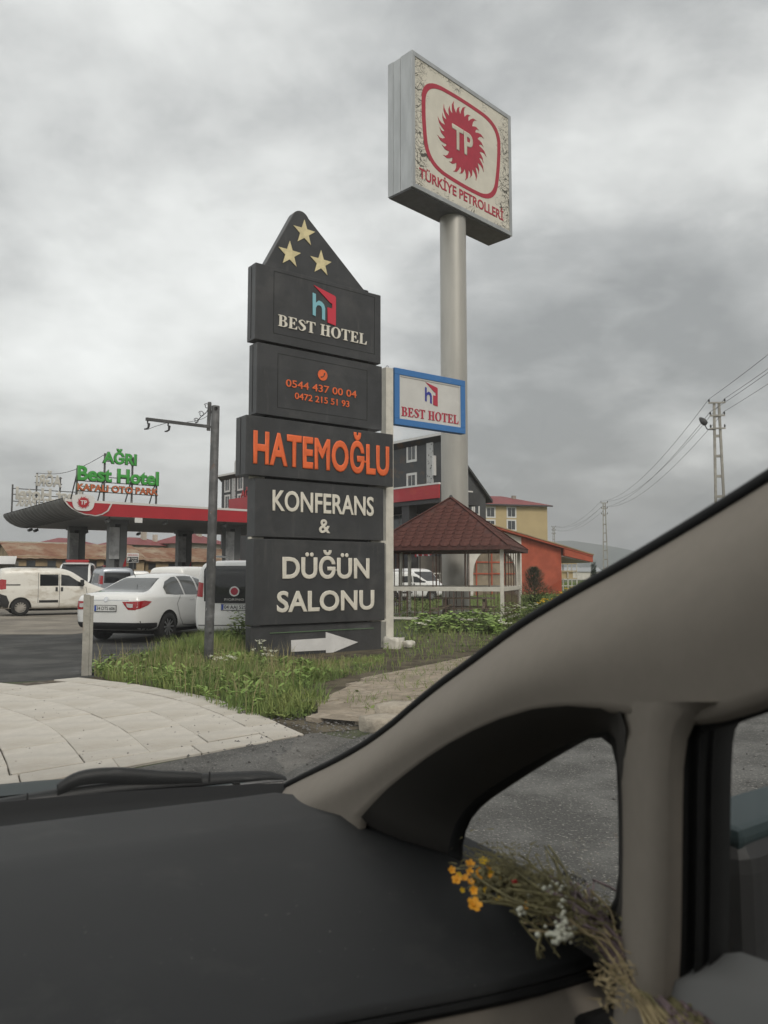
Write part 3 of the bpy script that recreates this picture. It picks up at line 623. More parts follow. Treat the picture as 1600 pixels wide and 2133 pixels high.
mxn = N(t, 'ShaderNodeMix', data_type='RGBA'); A, B = [i for i in mxn.inputs if i.type == 'RGBA']; t.links.new(b.inputs['Base Color'].links[0].from_socket, A); B.default_value = (.07, .065, .05, 1); t.links.new(ck, mxn.inputs['Factor']); t.links.new([o for o in mxn.outputs if o.type == 'RGBA'][0], b.inputs['Base Color'])
psl(MB().box(e-.01, Wd-e+.01, -.022, -.003, ZB+e-.01, ZT-e+.01).build('sign_face', 'tp_film', ps))
cs = [sp(*sz1(*q)) for q in ((498,442),(1178,872),(1134,1536),(538,1185))]
def bulge(c, k, ins):
    cx, cz = sum(p[0] for p in c)/4, sum(p[1] for p in c)/4; c = [(cx+(p[0]-cx)*(1-ins), cz+(p[1]-cz)*(1-ins)) for p in c]; o = []
    for i in range(4):
        a, b_ = c[i], c[(i+1) % 4]; o.append(a); mx_, mz = (a[0]+b_[0])/2, (a[1]+b_[1])/2; o.append((mx_+(mx_-cx)*k, mz+(mz-cz)*k))
    return chaikin(o, 3)
cs = [(cs[0][0]-.22, cs[0][1]+.20), (cs[1][0]+.22, cs[1][1]+.22), (cs[2][0]+.2, cs[2][1]-.20), (cs[3][0]-.22, cs[3][1]-.20)]
psl(shape([bulge(cs, .075, 0), bulge(cs, .075, .085)], ps, 'tp_red', -.022, .010, 'emblem_border'))
c = sp(*sz1(845, 1000)); psl(shape([flames(c[0], c[1], 1.02, 1.45, 26, .98, 1.0)], ps, 'tp_red', -.022, .012, 'emblem_sun'))
u0, z0 = sp(*sz1(757, 1050)); u1, z1 = sp(*sz1(945, 945)); psl(text('TP', ps, 'tp_cream', c[0]-.60, c[0]+.60, c[1]-.44, c[1]+.46, -.036, .008, .03, 1.0, 'emblem_letters'))
u0, z0 = sp(*sz1(428, 1335)); u1, z1 = sp(*sz1(1240, 1688)); psl(text('TÜRKİYE PETROLLERİ', ps, 'tp_red', u0, u1, z0-.04, z0+.33, -.022, .010, .022, 1.0, 'lettering'))
MB().lathe([(.49, -.1), (.49, 2.0), (.485, ZB-.02)], 40).build('pole', 'pole_silver', ps, smooth=True)
MB().lathe([(.62, 0.0), (.62, .18), (.49, .2)], 32).build('base_flange', 'pole_silver', ps)

# ================================================================ lone steel post with a bracket arm
lp = G(434, 1388); LF = Frame((lp.x, lp.y, 0), 0.0)
po = thing('bracket_post', 'weathered grey steel post with a thin bracket arm pointing left', 'post', LF.loc); po.rotation_euler = (0, radians(.6), 0)
zt = LF.y(449, 846).z
MB().lathe([(.075, -.15), (.074, 2), (.066, zt), (.058, zt+.004), (0.0, zt+.005)], 18).build('pole', 'old_steel', po, smooth=True)
for zz, s in ((zt-.05, 0), (LF.y(440, 1318).z, 0)): MB().lathe([(.028, 0), (.028, .010), (.018, .012), (.018, -.01)], 12, (.02, -.07, zz), axis='y').build('hole_rim', 'seam_black', po, rz=0)
MB().bar((-.105, 0, LF.y(440, 897).z), (-.098, 0, LF.y(440, 838).z), .05, .05).build('mounting_bar', 'old_steel', po)
for zc2 in (.10, .34): MB().bar((-.09, 0, zt-zc2), (-.06, 0, zt-zc2), .03).build('clamp', 'dark_steel', po)
tip = PY(299, 874, 11.85) - LF.loc; root_ = Vector((-.10, -.01, LF.y(440, 889).z))
MB().bar(root_, tip, .045, .045).build('arm', 'old_steel', po)
def ap_(t): return root_.lerp(tip, t)
for t in (.06, .34):
    pass
sc = MB(); up = Vector((0, 0, 1))
def curl(c, r, a0, turns, n=16, dirx=(tip-root_).normalized()): return [c+dirx*r*(1-.5*i/n)*cos(a0+turns*2*pi*i/n)+up*r*(1-.5*i/n)*sin(a0+turns*2*pi*i/n) for i in range(n+1)]
sc.tube(cat([ap_(.22)+up*.03, ap_(.17)+up*.10, ap_(.12)+up*.16, ap_(.04)+up*.24, root_+up*.36], 6), .007, 6)
for t, h, r in ((.21, .07, .045), (.13, .19, .05), (.045, .33, .045)): sc.tube(curl(ap_(t)+up*h, r, .3, 1.1), .006, 6)
sc.build('scrollwork', 'dark_steel', po, smooth=True)
wire_pts = cat([ap_(.36)+up*.03, ap_(.25)+up*.06, ap_(.10)+up*.12, root_+up*.20], 6)
MB().tube(wire_pts, .004, 5).build('cable', 'wire', po)
for t in (.66, .975):
    h = MB(); q = ap_(t); h.tube([q, q-up*.06, q-up*.07+Vector((.02, 0, 0)), q-up*.13+Vector((.015, 0, 0)), q-up*.15+Vector((-.015, 0, 0)), q-up*.155+Vector((-.05, 0, 0))], [.012, .012, .022, .016, .014, .010], 7)
    h.build('lamp_hook', 'dark_steel', po)
MB().tube(cat([ap_(.975)-up*.16, ap_(.86)-up*.10, ap_(.70)-up*.03, ap_(.66)-up*.02], 6), .004, 5).build('cable', 'wire', po)

# --- short concrete stake at the corner of the paving
cpt = G(181, 1407); st = thing('concrete_stake', 'short pale concrete fence stake at the paving corner', 'stake', (cpt.x, cpt.y, 0), radians(20)); h = PY(181, 1239, cpt.y).z
m = MB(); m.prism([(-.075, -.2), (.02, -.2), (.02, h), (-.075, h+.012)], -.06, .06); m.build('shaft', 'concrete_post', st, bevel=.008)
MB().box(.021, .065, -.055, .055, -.2, h-.015).build('flange', 'concrete_post', st, bevel=.006)
# ================================================================ gazebo
GW, GD = 3.82, 3.82; GZ = radians(-17); gR = Vector((245/1640*23, 23, 0)); gL = gR - Vector((cos(GZ), sin(GZ), 0))*GW
GF = Frame(gL, GZ)
gz = thing('gazebo', 'white barred garden gazebo with a dark red hexagon-shingle roof', 'gazebo', GF.loc, GZ)
EH, AZ = 2.28, 3.96
posts = [(0, 0), (GW, 0), (GW, GD), (0, GD), (0, 2.69)]
for x, y in posts: MB().box(x-.05, x+.05, y-.05, y+.05, -.1, EH).build('post', 'white_paint', gz, bevel=.006)
for a, b_ in (((0, 0), (GW, 0)), ((GW, 0), (GW, GD)), ((GW, GD), (0, GD)), ((0, GD), (0, 0))):
    A_, B_ = Vector((*a, 0)), Vector((*b_, 0)); d = (B_-A_).normalized(); A2, B2 = A_+d*.052, B_-d*.052
    zz = Vector((0, 0, 1))
    MB().bar(A2+zz*1.04, B2+zz*1.04, .09, .13).build('rail', 'white_paint', gz, bevel=.005)
    MB().bar(A2+zz*(EH-.05), B2+zz*(EH-.05), .07, .09).build('eave_beam', 'wood_brown', gz)
    MB().bar(A2+zz*.16, B2+zz*.16, .05, .07).build('bottom_rail', 'white_paint', gz)
    n = 16
    for i in range(1, n):
        p = A_.lerp(B_, i/n); MB().bar(p+zz*.196, p+zz*.974, .022).build('lower_bar', 'bar_brown', gz)
    ups = (.12, .46, .485, .72, .745, .90) if a[1] == b_[1] else (.2, .35, .5, .65, .8)
    for u in ups:
        p = A_.lerp(B_, u); MB().bar(p+zz*1.106, p+zz*(EH-.096), .026).build('upper_bar', 'bar_brown', gz)
ov = .27; E4 = [Vector((-ov, -ov, EH)), Vector((GW+ov, -ov, EH)), Vector((GW+ov, GD+ov, EH)), Vector((-ov, GD+ov, EH))]; T_ = Vector((GW/2, GD/2, AZ))
m = MB(); m.add(E4+[T_], [(0, 1, 4), (1, 2, 4), (2, 3, 4), (3, 0, 4)]); m.add([q-Vector((0, 0, .05)) for q in E4], [(3, 2, 1, 0)])
m.f += [(0, 5, 6, 1), (1, 6, 7, 2), (2, 7, 8, 3), (3, 8, 5, 0)]
m.build('roof', 'shingle_dark', gz); MB().lathe([(.07, -.02), (.05, .06), (0.0, .09)], 8, T_).build('finial', 'dark_steel', gz)
for i in range(4): MB().bar(E4[i]-Vector((0, 0, .035)), E4[(i+1) % 4]-Vector((0, 0, .035)), .03, .11).build('fascia_board', 'shingle_dark', gz)
sw, sh = .30, .22
hexm = [mesh('shingle', *(lambda mm: (mm.v, mm.f))(MB().zprism([(-sw/2+.006, .02), (-sw/2+.006, -sh*.45), (-sw*.25, -sh*.98), (sw*.25, -sh*.98), (sw/2-.006, -sh*.45), (sw/2-.006, .02)], .0, .012)), 'shingle') for _ in range(1)][0]
for i in range(4):
    A_, B_ = E4[i], E4[(i+1) % 4]; mid = (A_+B_)/2; ex_ = (B_-A_).normalized(); ey = (T_-mid); L = ey.length; ey = ey.normalized(); ez_ = ex_.cross(ey)
    R3 = Matrix((ex_, ey, ez_)).transposed().to_4x4(); half = (B_-A_).length/2; rows = int(L/(sh*.93))
    for r in range(rows):
        v = .2+r*sh*.93; w = half*(1-v/L)-.02
        n = int(2*w/sw)+1
        for k in range(n):
            u = -w+sw/2 + (k + (.5 if r % 2 else 0))*sw
            if u > w-sw*.2: continue
            if i == 2 and r > 1: continue                        # the hidden rear slope keeps its felt
            o = link('shingle', hexm, gz); o.matrix_local = Matrix.Translation(mid+ex_*u+ey*v+ez_*(.004+.012*(v < .25))) @ R3 @ Matrix.Rotation(-.035+random.uniform(-.01, .01), 4, 'X')
for i in range(4): MB().bar(E4[i]+Vector((0, 0, .03)), T_+Vector((0, 0, .02)), .10, .02).build('hip_strip', 'shingle', gz)
# picnic table inside
pt = thing('picnic_table', 'grey weathered wooden picnic table with benches inside the gazebo', 'table', GF.loc + GF.R @ Vector((2.35, 1.9, 0)), GZ+.08)
for y in (-.28, -.09, .10, .29): MB().box(-.95, .95, y-.085, y+.085, .70, .74).build('table_plank', 'wood_old', pt)
for y in (-.78, .78):
    for d in (-.09, .09): MB().box(-.95, .95, y+d-.08, y+d+.08, .40, .44).build('bench_plank', 'wood_old', pt)
for x in (-.62, .62):
    for s in (-1, 1): MB().bar((x, s*.18, .70), (x, s*.72, -.02), .07, .09, up=(1, 0, 0)).build('leg', 'wood_old', pt)
    MB().bar((x+.045, -.86, .36), (x+.045, .86, .36), .04, .08).build('cross_beam', 'wood_old', pt)
q = MB().bar((-.9, -.3, .03), (.55, .15, .55), .10, .03).build('loose_plank', 'wood_old', None, GF.loc + GF.R @ Vector((1.6, .7, 0)), GZ)
q['label'] = 'loose pale plank leaning inside the gazebo'; q['category'] = 'plank'

# ================================================================ filling station canopy
CA = radians(52.5); e0 = PY(178, 1073, 46.0); CFr = Frame((e0.x, e0.y, 0), pi/2-CA)
cn = thing('station_canopy', 'filling station canopy with long red fascia and ribbed grey rounded end', 'canopy', CFr.loc, CFr.rz)
CL, CD, CB, CT = 21.5, 15.0, 4.98, 5.86
MB().box(.1, CL, 0.02, CD-.02, CB, CB+.08).build('soffit', 'soffit', cn)
MB().box(0, CL, -.06, .02, CB-.01, CT-.14).build('fascia', 'fascia_red', cn); MB().box(-1.2, CL, -.08, .03, CT-.137, CT).build('fascia_cap', 'fascia_white', cn)
MB().box(-.9, CL-.02, .04, CD-.04, CT-.12, CT-.04).build('roof_deck', 'cladding_grey', cn)
MB().box(0, CL, CD-.02, CD+.06, CB-.01, CT).build('rear_fascia', 'fascia_red', cn); MB().box(CL, CL+.08, -.06, CD+.06, CB-.01, CT).build('end_fascia', 'fascia_red', cn)
prof = [(-1.32, CT+.05), (-1.28, CT-.12), (-1.12, CT-.34), (-.85, CT-.56), (-.5, CT-.74), (-.1, CT-.86), (.3, CB+.0)]
NR = 17
for i in range(NR):
    y0, y1 = i*CD/NR, (i+1)*CD/NR; m = MB(); rows = []
    for (x, z) in prof: rows.append([(x, y0+.03, z), (x-.05, y0+.10, z-.05), (x-.06, (y0+y1)/2, z-.07), (x-.05, y1-.10, z-.05), (x, y1-.03, z)])
    m.loft(rows); m.build('rib_panel', 'cladding_grey', cn, smooth=True)
m = MB(); m.loft([[(x+.02, -.02, z+.02), (x+.02, CD, z+.02)] for x, z in prof]); m.build('end_backing', 'seam_black', cn)
for x in range(-1, 1): pass
dpoly = [(-1.27, CT-.15)] + [(x*.98, z) for x, z in prof[1:]] + [(.55, CB-.05), (.95, CB+.06), (1.3, CB+.30), (1.5, CT-.15)]
MB().prism(dpoly, -.16, -.09).build('emblem_backplate', 'fascia_white', cn)
dc = (sum(p[0] for p in dpoly)/len(dpoly), CT-.2); MB().prism([(.12+(p[0]-.12)*.92, CT-.17+(p[1]-(CT-.17))*.92) for p in dpoly], -.185, -.162).build('emblem_panel', 'fascia_red', cn)
ec = CFr.y(173.5, 1047, -.2)
rr = chaikin([(ec.x-.62, ec.z+.42), (ec.x, ec.z+.50), (ec.x+.62, ec.z+.42), (ec.x+.66, ec.z+.1), (ec.x+.52, ec.z-.44), (ec.x, ec.z-.50), (ec.x-.52, ec.z-.44), (ec.x-.66, ec.z+.1)], 2)
MB().prism(rr, -.26, -.19).build('emblem_plate', 'trim_white', cn)
shape([flames(ec.x, ec.z, .27, .38, 20)], cn, 'fascia_red', -.262, .02, 'emblem_sun'); text('TP', cn, 'trim_white', ec.x-.19, ec.x+.19, ec.z-.12, ec.z+.13, -.284, .012, .03, 1, 'emblem_letters')
def column(px, y):
    x = CFr.y(px, 1140, y).x; p = CFr.loc + CFr.R @ Vector((x, y, 0))
    MB().box(x-.50, x-.16, y-.30, y+.30, 0, CB-.002).build('column', 'column_grey', cn, bevel=.03); MB().box(x+.16, x+.62, y-.30, y+.30, 0, CB-.002).build('column', 'column_grey', cn, bevel=.03)
    MB().box(x-.16, x+.16, y-.12, y+.2, 0, CB-.004).build('column_infill', 'pump_dark', cn)
    MB().box(x-.60, x+.72, y-.36, y+.36, CB-.26, CB-.006).build('column_head', 'column_grey', cn)
    MB().box(x-.52, x+.12, y-.36, y-.31, 2.5, 4.5).build('poster_board', 'poster_grey', cn)
    MB().prism([(x+.18, .2), (x+.58, .2), (x+.58, 2.6), (x+.42, 2.2), (x+.25, 1.3)], -.335+y, -.303+y).build('red_swoosh', 'fascia_red', cn)
for px, y in ((241, 3.0), (480, 3.0), (157, 11.5), (381, 11.5)): column(px, y)
for px, y in ((241, 3.0), (480, 3.0), (157, 11.5), (381, 11.5)):
    x = CFr.y(px, 1140, y).x; w = CFr.loc + CFr.R @ Vector((x, y+.9, 0))
    f = thing('fuel_pump', {241: 'dark fuel pump at the near column left of the parking sign', 480: 'dark fuel pump at the near column beside the totem', 157: 'dark fuel pump at the far leftmost column', 381: 'dark fuel pump at the far column left of the steel post'}[px], 'fuel pump', w, CFr.rz, 'fuel pumps under the canopy')
    MB().box(-.45, .45, -.28, .28, 0, 1.9).build('body', 'pump_dark', f, bevel=.04); MB().box(-.36, .36, -.30, -.281, 1.25, 1.7).build('display', 'poster_grey', f); MB().box(-.46, .46, -.29, .29, 1.92, 2.12).build('top_band', 'fascia_red', f, bevel=.03)
def flood(px, y, nm='floodlight'):
    x = CFr.y(px, 1088, y).x; m = MB(); m.bar((x, y, CB), (x, y, CB-.18), .05); m.bar((x-.02, y-.02, CB-.18), (x-.25, y-.12, CB-.30), .26, .16); m.build(nm, 'column_grey', cn, bevel=.015)
for px, y in ((228, .5), (347, .5), (471, .5), (79, 14), (183, 14), (292, 14), (67, 13.5)): flood(px, y)
MB().box(CFr.y(280, 1080, .0).x, CFr.y(296, 1080, 0).x, -.075, -.062, CB-.32, CB-.02).build('small_notice', 'trim_white', cn)
# roof lettering on its steel frame
rl = thing('roof_lettering', 'green and orange rooftop lettering on a steel frame above the canopy', 'lettering', CFr.loc + CFr.R @ Vector((0, 1.0, CT-.04)), CFr.rz)
RF = Frame(rl.location, CFr.rz)
def rtext(s, ll, ur, m, off):
    a0, a1 = RF.y(*ll, -.1), RF.y(*ur, -.1)
    text(s, rl, 'letter_side', a0.x, a1.x, a0.z, a1.z, -.0, .10, off+.012, 1.0, 'lettering_back'); text(s, rl, m, a0.x+.03, a1.x-.03, a0.z+.02, a1.z-.02, -.105, .02, off, 1.0)
rtext('AĞRI', (213.3, 964.5), (286, 946.5), 'letter_green', .035); rtext('Best Hotel', (160, 1000.5), (332, 983), 'letter_green', .035); rtext('KAPALI OTO PARK', (160, 1021.5), (330.7, 1018), 'letter_orange_dull', .028)
xs = [RF.y(p, 1000).x for p in (161, 218, 276, 327)]
for x, zt in zip(xs, (980, 945, 948, 982)): MB().bar((x, .06, -.02), (x, .06, RF.y(230, zt).z), .10).build('mast', 'old_steel', rl); MB().bar((x, 1.4, 0), (x, .07, RF.y(230, 990).z), .06).build('stay', 'old_steel', rl)
for py in (958, 992, 1003, 1014, 1024): MB().bar((xs[0 if py > 970 else 1], .06+.09, RF.y(200, py).z), (xs[3 if py > 970 else 2], .06+.09, RF.y(200, py).z), .05).build('cross_bar', 'old_steel', rl)
MB().bar((xs[0]-.4, .06, .02), (xs[3]+.4, .06, .02), .12).build('base_beam', 'old_steel', rl)
bl = thing('rear_lettering', 'cream rooftop letters seen from behind at the canopy far left', 'lettering', CFr.loc + CFr.R @ Vector((0, 13.6, CT-.04)), CFr.rz); BLF = Frame(bl.location, CFr.rz)
for s, ll, ur in (('AĞRI', (75, 1012), (129, 991)), ('Best Hotel', (33, 1040), (172, 1022)), ('KAPALI OTO PARK', (33, 1054), (172, 1043))):
    a0, a1 = BLF.y(*ll), BLF.y(*ur); text(s, bl, 'letter_back', a0.x, a1.x, a0.z, a1.z, .1, .10, .035, 1.0, 'lettering', mirror=True)
for px, t in ((28, 1012), (78, 985), (127, 990), (174, 1018)):
    x = BLF.y(px, 1000).x; MB().bar((x, .16, -.02), (x, .16, BLF.y(80, t).z), .10).build('mast', 'old_steel', bl)
for py in (992, 1005, 1020, 1032, 1046): MB().bar((BLF.y(28 if py > 1010 else 74, py).x, .20, BLF.y(80, py).z), (BLF.y(174 if py > 1010 else 131, py).x, .20, BLF.y(80, py).z), .06).build('cross_bar', 'old_steel', bl)
lt = CFr.R @ Vector((0, 1, CT)); 
g = MB(); pA, pB = rl.location+RF.R @ Vector((xs[1], .05, RF.y(218, 946).z)), bl.location+BLF.R @ Vector((BLF.y(78, 985).x, .1, BLF.y(78, 985).z))
g.tube([pA.lerp(pB, i/10)-Vector((0, 0, .5*sin(pi*i/10))) for i in range(11)], .018, 5); o = g.build('slack_cable', 'wire', None); o['label'] = 'thin dark cable strung between the two rooftop letterings'; o['category'] = 'cable'

# ================================================================ buildings
def window(par, x0, x1, z0, z1, y=0.0, fr=.12, m='win_dark', mull=True, fm='trim_white', d=.05):
    f = MB(); f.box(x0-fr, x1+fr, y-d, y-.002, z0-fr, z0).box(x0-fr, x1+fr, y-d, y-.002, z1, z1+fr).box(x0-fr, x0, y-d+.002, y-.002, z0, z1).box(x1, x1+fr, y-d+.002, y-.002, z0, z1)
    w = f.build('window', fm, par); MB().box(x0, x1, y-.014, y-.003, z0, z1).build('pane', m, w)
    if mull: MB().box((x0+x1)/2-.03, (x0+x1)/2+.03, y-.03, y-.016, z0, z1).build('mullion', fm, w)
    return w
# hotel
hc = Vector((130/1640*70, 70, 0)); hl = Vector((-340/1640*100, 100, 0)); hd = (hc-hl); HL = hd.length; HF = Frame(hl, math.atan2(hd.y, hd.x)); HH = 13.95
ho = thing('hotel_building', 'dark grey hotel block with white framed windows behind the totem', 'building', HF.loc, HF.rz)
HW = 5.3; HB = 8.8
m = MB(); m.add([(0,0,0),(HL,0,0),(HL,HW,0),(0,HW,0),(0,0,HH),(HL,0,HH),(HL,HW,HB),(0,HW,HB)], [(0,3,2,1),(0,1,5,4),(1,2,6,5),(2,3,7,6),(3,0,4,7),(4,5,6,7)]); m.build('wall', 'hotel_grey', ho)
m = MB(); m.add([(-.3,-.5,HH+.02),(HL+.35,-.5,HH+.02),(HL+.35,HW+.6,HB-.52),(-.3,HW+.6,HB-.52),(-.3,-.5,HH+.3),(HL+.35,-.5,HH+.3),(HL+.35,HW+.6,HB-.25),(-.3,HW+.6,HB-.25)], [(0,3,2,1),(0,1,5,4),(1,2,6,5),(2,3,7,6),(3,0,4,7),(4,5,6,7)]); m.build('roof', 'roof_dark', ho)
MB().box(-.3, HL+.3, -.55, -.505, HH+.06, HH+.28).build('eave_trim', 'trim_white', ho)
def hpx(px, py): q = HF.y(px, py); return q.x, q.z
for px, py in ((858, 942), (858, 1006), (474, 1010), (501, 1006), (474, 1046), (501, 1044), (700, 960), (640, 975), (560, 990)):
    x, z = hpx(px, py); window(ho, x-.48, x+.48, z-.72, z+.72, 0, .22)
for px in (897, 488, 806):
    x, z = hpx(px, 1000); MB().box(x-.42, x+.42, -.10, -.004, 3.2, HH-.35).build('lattice_strip', 'lattice', ho)
x, z = hpx(907, 970); MB().box(x-.12, x+.12, -.3, -.01, z-.9, z+.9).build('wall_lamp', 'trim_white', ho)
for px, py in ((978, 1045), (992, 1052)):
    n = HF.R @ Vector((1, 0, 0)); q = HF.loc3(hit(px, py, HF.loc+n*HL, n)); f = MB(); f.box(HL+.002, HL+.06, q.y-.42, q.y+.42, q.z-1.0, q.z+1.0); w = f.build('window', 'trim_white', ho); MB().box(HL+.061, HL+.075, q.y-.22, q.y+.22, q.z-.8, q.z+.8).build('pane', 'win_dark', w)
x0, z0 = hpx(505, 1037); text('AĞRI', ho, 'fascia_red', x0-.2, x0+2.9, z0, z0+.9, -.06, .1, .02)
MB().box(x0-.5, x0+6, -1.6, -.02, z0-2.0, z0-.25).build('balcony_band', 'fascia_red', ho)
# entrance canopy and ground floor
xpe = HF.y(914, 1030, -5.05).x
MB().box(HL-18, xpe, -5.0, -.04, hpx(860, 1040)[1]-1.2, hpx(860, 1040)[1]-.1).build('porch_soffit', 'roof_dark', ho)
q0 = HF.y(820, 1047, -5.05); q1 = HF.y(820, 1020, -5.05); MB().box(HL-18.1, xpe+.1, -5.12, -5.002, q0.z, q1.z).build('porch_fascia', 'fascia_red', ho); MB().box(HL-18.1, xpe+.1, -5.16, -4.9, q1.z+.002, q1.z+.14).build('porch_cap', 'trim_white', ho)
for px in (832, 870): 
    x, z = HF.y(px, 1093, -.0).x, HF.y(px, 1093).z; window(ho, x-.9, x+.9, z-.9, z+.9, 0, .08, 'win_sky')
x = HF.y(850, 1080, -4.6).x; MB().box(x-.45, x+.45, -4.9, -4.0, 0, q0.z).build('porch_pillar', 'roof_dark', ho)
for i in range(14): z = 1.2+i*.2; MB().box(HF.y(826, 1150, -.2).x, HF.y(868, 1150, -.2).x, -.2, -.06, z, z+.15).build('timber_slat', 'wood_brown', ho)
xr = HF.y(905, 1150, -.2).x
MB().box(HF.y(868, 1150, -.2).x, xr, -.12, -.05, .3, 4.0).build('glazed_front', 'win_dark', ho)
# dish mast on the roof
am = thing('antenna_mast', 'white roof antenna with panel on the left end of the hotel', 'antenna', HF.loc + HF.R @ Vector((hpx(482, 960)[0], .8, 0)), HF.rz); zz = hpx(482, 985)[1]
MB().bar((0, 0, zz-1.2), (0, 0, zz+2.4), .10).build('mast', 'old_steel', am); MB().box(-.28, .02, -.2, -.05, zz+.2, zz+1.6).build('panel', 'trim_white', am, bevel=.03)
MB().lathe([(0, 0), (.3, .06), (.42, .18)], 14, (.25, -.15, zz+1.9), axis='y').build('dish', 'trim_white', am, flip=True); MB().bar((0, 0, zz+.5), (.6, 0, zz+.5), .05).build('arm', 'old_steel', am)
# bunting of little flags in the porch
fb = HF.loc + HF.R @ Vector((HF.y(882, 1155, -5.6).x, -5.6, 0)); fl = thing('flag_cluster', 'cluster of small red and white flags under the hotel porch', 'flags', (fb.x, fb.y, 0), HF.rz)
zf = PY(882, 1150, fb.y).z
MB().bar((0, 0, 0), (0, 0, zf+.7), .05).build('flag_stand', 'chrome', fl); MB().bar((-1.0, 0, zf+.6), (1.0, 0, zf+.6), .04).build('flag_rail', 'chrome', fl)
for i in range(9):
    x = -.9+i*.22; MB().add([(x, -.03, zf+.6), (x+.2, -.06, zf+.45), (x+.05, .02, zf-.45+.1*(i % 3)), (x-.12, .0, zf-.3)], [(0, 3, 2, 1)]).build('flag', 'flag_red' if i % 3 != 1 else 'flag_white', fl)
# white fence in front of the hotel
wf = thing('white_fence', 'low white railing fence behind the gazebo and parked cars', 'fence', (PY(835, 1180, 52).x, 52, 0), radians(-4))
for z in (1.55, 1.15): MB().box(0, 2.6, -.03, .03, z, z+.09).build('rail', 'white_paint', wf)
for i in range(12): MB().box(i*.23, i*.23+.05, -.06, -.031, .0, 1.55).build('picket', 'white_paint', wf)

# yellow apartment house
yl, yr = PY(1012, 1100, 168), PY(1143, 1100, 172); yd = yr-yl; YF = Frame((yl.x-3, yl.y-.1, 0), math.atan2(yd.y, yd.x)); yw = yd.length+3
yb = thing('apartment_house', 'yellow apartment house with a red hipped roof in the distance', 'building', YF.loc, YF.rz); yh = YF.y(1080, 1052).z; D = 14
MB().box(0, yw, 0, D, 0, yh).build('wall', 'yellow_wall', yb)
m = MB(); e = .9; rx0, rx1, ry = yw*.40, yw*.58, D/2; zr = YF.y(1045, 1034, ry).z
m.add([(-e,-e,yh),(yw+e,-e,yh),(yw+e,D+e,yh),(-e,D+e,yh),(rx0,ry,zr),(rx1,ry,zr)], [(3,2,1,0),(0,1,5,4),(1,2,5),(2,3,4,5),(3,0,4)]); r_ = m.build('roof', 'roof_red', yb)
MB().box(-e, yw+e, -e-.08, -e-.01, yh-.3, yh+.02).build('eave_trim', 'roof_dark', yb); MB().box(yw*.66, yw*.66+.8, ry-2.4, ry-1.6, yh+.5, zr+.0).build('chimney', 'plaster_grey', r_)
for px, py in ((1022, 1067), (1065.5, 1067), (1065.5, 1094), (1022, 1094), (1065.5, 1121), (1100, 1121)):
    q = YF.y(px, py); 
    if px == 1100: continue
    window(yb, q.x-.85, q.x+.85, q.z-.95, q.z+.95, 0, .3)
for z in (8, 11, 14): 
    for y in (3, 7, 11): MB().box(yw+.01, yw+.06, y-.6, y+.6, z-.7, z+.7).build('side_window', 'win_dark', yb)

# low red wing with the round-arched window
rl_ = PY(940, 1200, 56); rr_ = PY(1170, 1200, 60); rd = rr_-rl_; WF = Frame((rl_.x, rl_.y, 0), math.atan2(rd.y, rd.x))
wb = thing('red_annex', 'low red annex with white arched window wall and sloping roof', 'building', WF.loc, WF.rz)
def wpx(px, py, y=0.0): q = WF.y(px, py, y); return (q.x, q.z)
xe = wpx(1170, 1200)[0]; xs_ = wpx(1087, 1200)[0]
slope = lambda x: wpx(1065, 1112)[1] + (x-wpx(1065, 1112)[0])*((wpx(1228, 1160)[1]-wpx(1065, 1112)[1])/(wpx(1228, 1160)[0]-wpx(1065, 1112)[0]))
MB().prism([(xs_, 0), (xe, 0), (xe, slope(xe)-.05), (xs_, slope(xs_)-.05)], .0, 7).build('red_wall', 'brick_red', wb)
ac = wpx(1031, 1190); ar = wpx(1075, 1190)[0]-ac[0]; zc_ = wpx(1031, 1142)[1]-ar
xl = wpx(965, 1200)[0]
arch = [(xl, 0), (ac[0]-ar, 0)] + [(ac[0]+ar*cos(t*pi/18), zc_+ar*sin(t*pi/18)) for t in range(18, -1, -1)] + [(ac[0]+ar, 0), (xs_, 0), (xs_, slope(xs_)-.05), (xl, slope(xl)-.05)]
me = flat_shape([arch], .4); 
MBa = MB(); MBa.add([(v.co.x, .2+v.co.z, v.co.y) for v in me.vertices], [tuple(p.vertices) for p in me.polygons]); MBa.build('arch_wall', 'white_wall', wb, auto=True)
MB().box(xl-.5, xl+.45, -.10, -.003, 0, slope(xl)-.1).build('red_pilaster', 'brick_red', wb)
g_ = [(ac[0]+ar*cos(t*pi/18), zc_+ar*sin(t*pi/18)) for t in range(19)] + [(ac[0]-ar, .02), (ac[0]+ar, .02)]
MB().prism(g_, .20, .22).build('arch_pane', 'tan_glass', wb)
for px in (995, 1027, 1055): x = wpx(px, 1190)[0]; MB().box(x-.05, x+.05, .14, .199, 0, zc_+sqrt(max(0, ar*ar-(x-ac[0])**2))).build('glazing_bar', 'brick_red', wb)
for py in (1171, 1195): z = wpx(1031, py)[1]; hw = sqrt(max(.01, ar*ar-max(0, z-zc_)**2)); MB().box(ac[0]-hw, ac[0]+hw, .13, .198, z-.05, z+.05).build('glazing_bar', 'brick_red', wb)
MB().box(xl, xs_, 6.6, 7, 0, 3.0).build('rear_wall', 'plaster_grey', wb); 
xo = wpx(1228, 1160)[0]
MB().prism([(xl+.3, slope(xl+.3)), (xo, slope(xo)), (xo, slope(xo)+.12), (xl+.3, slope(xl+.3)+.12)], -.45, 7.4).build('roof', 'brick_red', wb)
MB().prism([(xl+.3, slope(xl+.3)+.123), (xo+.05, slope(xo)+.123), (xo+.05, slope(xo)+.20), (xl+.3, slope(xl+.3)+.20)], -.5, 7.5).build('roof_sheet', 'barn_wall', wb)
